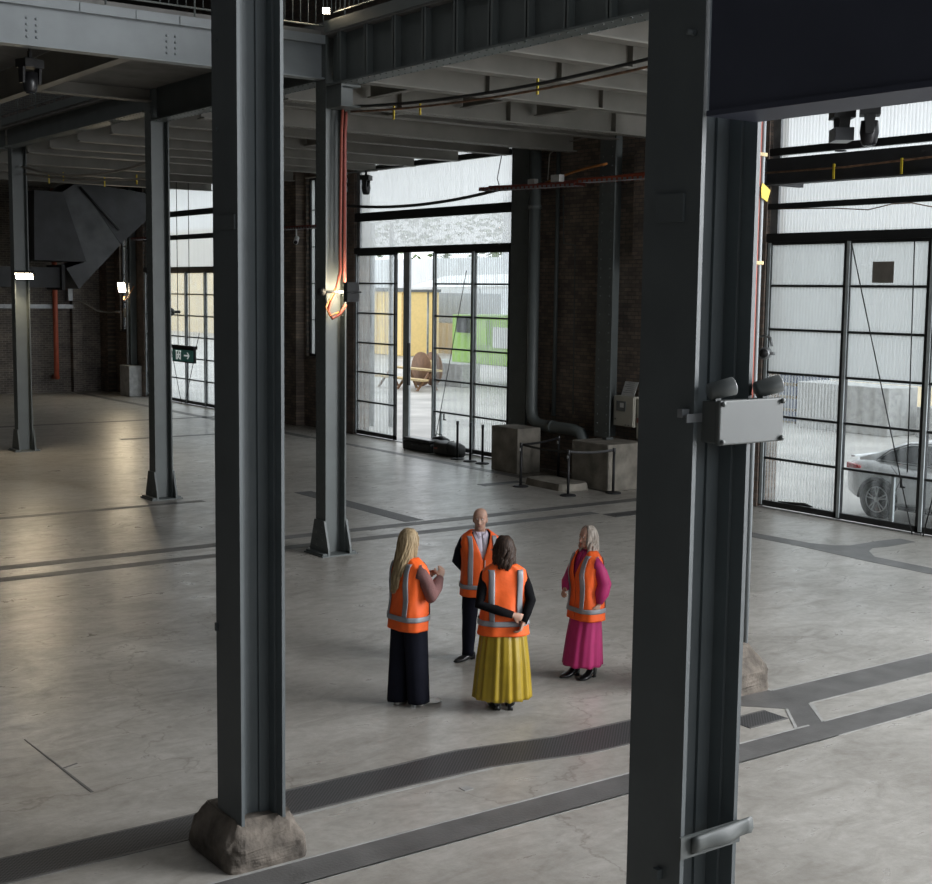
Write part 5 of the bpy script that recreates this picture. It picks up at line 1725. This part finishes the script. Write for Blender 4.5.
FT = [(.78, .172, .118, -.012), (.86, .180, .125, -.012), (.94, .160, .112, -.006), (1.03, .134, .100, 0), (1.13, .146, .112, .008), (1.21, .156, .122, .012), (1.30, .166, .104, .0), (1.37, .150, .082, -.008), (1.415, .100, .064, -.014), (1.44, .062, .056, -.016)]
MT = [(.78, .165, .112, -.006), (.88, .168, .116, -.004), (1.02, .160, .114, .004), (1.15, .174, .122, .006), (1.26, .188, .122, .002), (1.34, .190, .104, -.004), (1.385, .160, .082, -.010), (1.425, .100, .066, -.014), (1.45, .068, .060, -.016)]

# ---- woman with long blond hair, hands raised
arms = {'r': ((.178, -.005, 1.355), (.262, .070, 1.105), (.135, .262, 1.225), (-.25, .45, .80), (-.85, .1, -.3), .35),
        'l': ((-.178, -.005, 1.355), (-.250, .080, 1.105), (-.075, .270, 1.190), (.45, .50, .70), (.75, -.2, -.3), .55)}
vp = Prof([(.755, .205, .150, -.012), (.92, .200, .146, -.006), (1.05, .188, .140, .002), (1.20, .196, .150, .008), (1.31, .205, .128, .0), (1.375, .196, .100, -.008), (1.41, .150, .084, -.012), (1.445, .095, .078, -.014)], 2.7, .0035, 1.0)
p, HM, hs = person('woman with long blond hair in an orange vest and wide dark trousers, hands raised', (7.41, 11.24, 0), (1.0, .06), 1.80, False, Prof(FT), vp, arms, [(-.085, -.03, .18), (.095, .12, -.12)], .02)
for kx in ('l', 'r'):
    a = arms[kx]
    sleeve(p, a[0], a[1], a[2], M['mauve_knit'], (.075, .070, .066, .072, .066, .040))
v = thick(shell(vp, .755, 1.445, 46, 64, vee(1.18, .34)).build('hi_vis_vest', M['hivis'], p), .008)
stripes(v, vp, (-.115, .115), .90, 1.42, .875, .024)
thick(shell(Prof(FT, 2.5), 1.0, 1.43, 20, 40, None, .010).build('jumper', M['mauve_knit'], p), .004)
tr = MB()
for sx, fy in ((-1, -.05), (1, .06)):
    rings = []
    for i in range(18):
        t = i / 17
        z = .93 - .895 * t
        cx, cy = sx * (.088 + .004 * t), fy * t - .012 * t
        w, dd = .108 - .018 * t + .018 * max(0, t - .6), .125 - .015 * t
        rings.append([(cx + (w + .006 * math.sin(5 * q * 2 * PI / 28 + 3)) * math.cos(2 * PI * q / 28), cy + (dd + .008 * t * math.sin(7 * q * 2 * PI / 28)) * math.sin(2 * PI * q / 28), z) for q in range(28)])
    tr.loft(rings, True, True)
tr.build('wide_trousers', M['navy_cloth'], p)
for (x, y, a) in ((-.085, -.03, .18), (.095, .12, -.12)):
    s_ = MB()
    shoe(s_, x, y, a, .022, .27, .8, .105)
    s_.build('shoe', M['shoe_white'], p)
hb = strands(None, hs, 26, lambda a: (.46 if math.sin(a) < -.1 and math.cos(a) < .45 else .30), .010, .006, .018, seed=4, face=54, drop_y=.085)
hb.xform(HM).build('long_hair', M['hair_blond'], p)

# ---- man with a shaved head, arms behind his back
arms = {'r': ((.195, -.005, 1.355), (.232, -.105, 1.10), (.090, -.195, .945), (-.75, -.10, -.55), (.1, .8, .1), .5),
        'l': ((-.195, -.005, 1.355), (-.232, -.105, 1.10), (-.090, -.205, .965), (.75, -.10, -.55), (-.1, .8, .1), .5)}
vp = Prof([(.73, .208, .152, -.004), (.95, .200, .150, .0), (1.10, .198, .152, .004), (1.24, .212, .154, .004), (1.33, .220, .134, -.002), (1.385, .202, .108, -.008), (1.42, .155, .09, -.012), (1.455, .10, .083, -.014)], 2.8, .003, 2.3)
p, HM, hs = person('man with a shaved head in an orange vest, arms behind his back', (9.04, 12.26, 0), (-.42, -1.0), 1.735, True, Prof(MT), vp, arms, [(-.14, .06, .35), (.13, .05, -1.05)], -.35)
for kx in ('l', 'r'):
    a = arms[kx]
    sleeve(p, a[0], a[1], a[2], M['navy_cloth'], (.078, .070, .062, .058, .052, .042), .97)
VV = vee(1.14, .36)
v = thick(shell(vp, .73, 1.455, 50, 72, VV).build('hi_vis_vest', M['hivis'], p), .008)
stripes(v, vp, (-.128, .128), .87, 1.43, .845, .024)
zz = [(-.010 - .001 * i, vp.pt(PI / 2 + .06, .82 + i * .03, .014)[1], .82 + i * .03) for i in range(12)]
MB().tube(zz, .005, 6).build('zip', M['grey_frame'], v)
MB().prism([(-.15, vp.pt(vp.t_of_x(-.13, 1.27, True), 1.27, .022)[1], 1.262), (-.085, vp.pt(vp.t_of_x(-.085, 1.27, True), 1.27, .022)[1], 1.262), (-.085, vp.pt(vp.t_of_x(-.085, 1.27, True), 1.27, .022)[1], 1.272), (-.15, vp.pt(vp.t_of_x(-.13, 1.27, True), 1.27, .022)[1], 1.272)], (0, .003, 0)).build('chest_print', M['ink'], v)
thick(shell(Prof(MT, 2.6), .80, 1.445, 30, 60, vee(1.10, .24), .014).build('jacket', M['navy_cloth'], p), .006)
thick(shell(Prof(MT, 2.6), 1.0, 1.45, 20, 50, None, .006).build('shirt', M['lilac'], p), .003)
cl = MB()
for sx in (-1, 1):
    cl.prism([(sx * .008, .072, 1.405), (sx * .060, .045, 1.452), (sx * .070, .010, 1.468), (sx * .072, .012, 1.425), (sx * .035, .078, 1.365)], (0, .012, 0))
cl.build('shirt_collar', M['lilac'], p)
tr = MB()
for sx, (fx_, fy) in ((-1, (-.14, .06)), (1, (.13, .05))):
    rings = []
    for i in range(18):
        t = i / 17
        z = .94 - .885 * t
        cx = sx * .090 * (1 - t) + fx_ * t
        cy = fy * t * .8 - .01
        w, dd = .112 - .048 * t ** .8, .125 - .055 * t ** .8
        rings.append([(cx + (w + .003 * math.sin(9 * q + 20 * t)) * math.cos(2 * PI * q / 24), cy + (dd + .003 * math.sin(5 * q + 30 * t)) * math.sin(2 * PI * q / 24), z) for q in range(24)])
    tr.loft(rings, True, True)
tr.build('trousers', M['navy_cloth'], p)
for (x, y, a) in ((-.14, .06, .35), (.13, .05, -1.05)):
    s_ = MB()
    shoe(s_, x, y, a, .024, .30, .8, .088)
    s_.build('shoe', M['shoe_black'], p)
hr = MB()
rings = head_pts(hs, .004, 40)
vs, fs = [], []
for i in range(3, 7):
    for q in range(40): vs.append(rings[i][q])
for i in range(3):
    for q in range(40):
        t = (q + .5) / 40 * 2 * PI
        if math.sin(t) < .15: fs.append((i * 40 + q, i * 40 + (q + 1) % 40, (i + 1) * 40 + (q + 1) % 40, (i + 1) * 40 + q))
thick(MB().add(vs, fs, True).xform(HM).build('cropped_hair', M['hair_stubble'], p), .002)

# ---- woman in a mustard skirt seen from behind, hands clasped at her back
arms = {'r': ((.185, -.01, 1.355), (.250, -.105, 1.090), (.160, -.220, .905), (-.35, -.12, -.90), (-.75, .3, .2), .55),
        'l': ((-.185, -.01, 1.355), (-.250, -.120, 1.065), (.060, -.236, .985), (.93, .04, -.30), (.05, .95, -.15), .75)}
vp = Prof([(.76, .245, .172, -.020), (.90, .228, .160, -.014), (1.05, .205, .148, -.004), (1.20, .208, .152, .004), (1.31, .216, .130, -.002), (1.375, .206, .104, -.008), (1.41, .158, .088, -.012), (1.445, .10, .080, -.014)], 2.7, .005, 4.1)
p, HM, hs = person('woman with dark bobbed hair and a long mustard skirt, seen from behind', (8.135, 10.62, 0), (.46, .86), 1.75, False, Prof(FT), vp, arms, [(-.065, -.02, .1), (.075, -.03, -.12)], -.12)
for kx in ('l', 'r'):
    a = arms[kx]
    sleeve(p, a[0], a[1], a[2], M['black_knit'], (.066, .061, .055, .051, .046, .036), .99)
v = thick(shell(vp, .76, 1.445, 48, 72, vee(1.2, .34)).build('hi_vis_vest', M['hivis'], p), .008)
stripes(v, vp, (-.128, .128), .91, 1.42, .885, .026)
thick(shell(Prof(FT, 2.5), .95, 1.43, 20, 40, None, .008).build('top', M['black_knit'], p), .004)
def skirt(rows, pleats, amp, seed, nt=120, nz=26):
    rnd = random.Random(seed)
    ph = [rnd.uniform(0, 6) for _ in range(4)]
    rings = []
    for i in range(nz + 1):
        t = i / nz
        z = rows[0][0] + (rows[-1][0] - rows[0][0]) * t
        pr = Prof(list(reversed(rows)), 2.1)
        a, b_, cy = pr.at(z)
        ring = []
        for q in range(nt):
            th = 2 * PI * q / nt
            f = amp * (.25 + .75 * t) * (math.sin(pleats * th + ph[0] + .5 * math.sin(3 * th + 2 * t)) * .6 + .4 * math.sin((pleats * 1.7 // 1) * th + ph[1] + t))
            ring.append(((a + f) * math.cos(th), cy + (b_ + f) * math.sin(th), z + (.006 * math.sin(pleats * th + ph[2]) if i == nz else 0)))
        rings.append(ring)
    return MB().loft(rings, True, False)
sk = skirt([(1.0, .150, .115, -.01), (.84, .195, .135, -.015), (.74, .222, .165, -.02), (.50, .250, .205, -.02), (.125, .282, .232, -.02)], 15, .020, 2)
thick(sk.build('long_skirt', M['mustard'], p), .004)
for (x, y, a) in ((-.065, -.02, .1), (.075, -.03, -.12)):
    s_ = MB()
    shoe(s_, x, y, a, .04, .26, .6, .15)
    s_.build('boot', M['shoe_black'], p)
hb = strands(None, hs, 26, lambda a: .195, .024, .020, .022, seed=9, face=50)
hb.xform(HM).build('bobbed_hair', M['hair_dark'], p)

# ---- woman in a magenta dress on the right
arms = {'r': ((.180, -.005, 1.355), (.258, .030, 1.095), (.150, .195, .985), (-.55, .65, -.25), (-.5, -.5, -.3), .5),
        'l': ((-.180, -.005, 1.355), (-.222, -.080, 1.090), (-.226, -.010, .870), (.12, .20, -.95), (.9, .1, .1), .45)}
vp = Prof([(.675, .222, .170, -.004), (.92, .204, .152, -.004), (1.05, .190, .145, .004), (1.20, .194, .154, .010), (1.31, .202, .130, .002), (1.375, .192, .104, -.006), (1.41, .148, .086, -.010), (1.445, .096, .080, -.012)], 2.7, .0035, 5.2)
p, HM, hs = person('woman in a long magenta dress and orange vest, rightmost of the four people', (9.57, 11.01, 0), (-1.0, .10), 1.665, False, Prof(FT), vp, arms, [(-.07, -.03, .30), (.08, .10, .10)], .0)
a = arms['l']
sleeve(p, a[0], a[1], a[2], M['magenta'], (.070, .072, .074, .080, .080, .034), .97)
a = arms['r']
sleeve(p, a[0], a[1], a[2], M['magenta'], (.070, .070, .072, .082, .078, .034), .97)
v = thick(shell(vp, .675, 1.445, 46, 64, vee(1.12, .30)).build('hi_vis_vest', M['hivis'], p), .008)
stripes(v, vp, (-.118, .118), .815, 1.42, .79, .026)
sk = skirt([(1.0, .155, .118, -.005), (.80, .185, .142, -.004), (.45, .205, .190, .02), (.155, .225, .215, .035)], 9, .012, 7)
dr = thick(sk.build('magenta_dress', M['magenta'], p), .004)
thick(shell(Prof(FT, 2.5), .95, 1.44, 20, 40, None, .009).build('dress_bodice', M['magenta'], p), .004)
MB().tube([(0, -.022, 1.405), (0, -.012, 1.465)], [(.070, .064), (.060, .058)], 16, True, (1, 0, 0), False).build('dress_collar', M['magenta'], p)
for (x, y, a) in ((-.07, -.03, .30), (.08, .10, .10)):
    s_ = MB()
    shoe(s_, x, y, a, .05, .26, 1.0, .13)
    s_.build('boot', M['shoe_black'], p)
hb = strands(None, hs, 26, lambda a: .205, .018, .016, .018, seed=12, face=60)
hb.xform(HM).build('wavy_hair', M['hair_ash'], p)
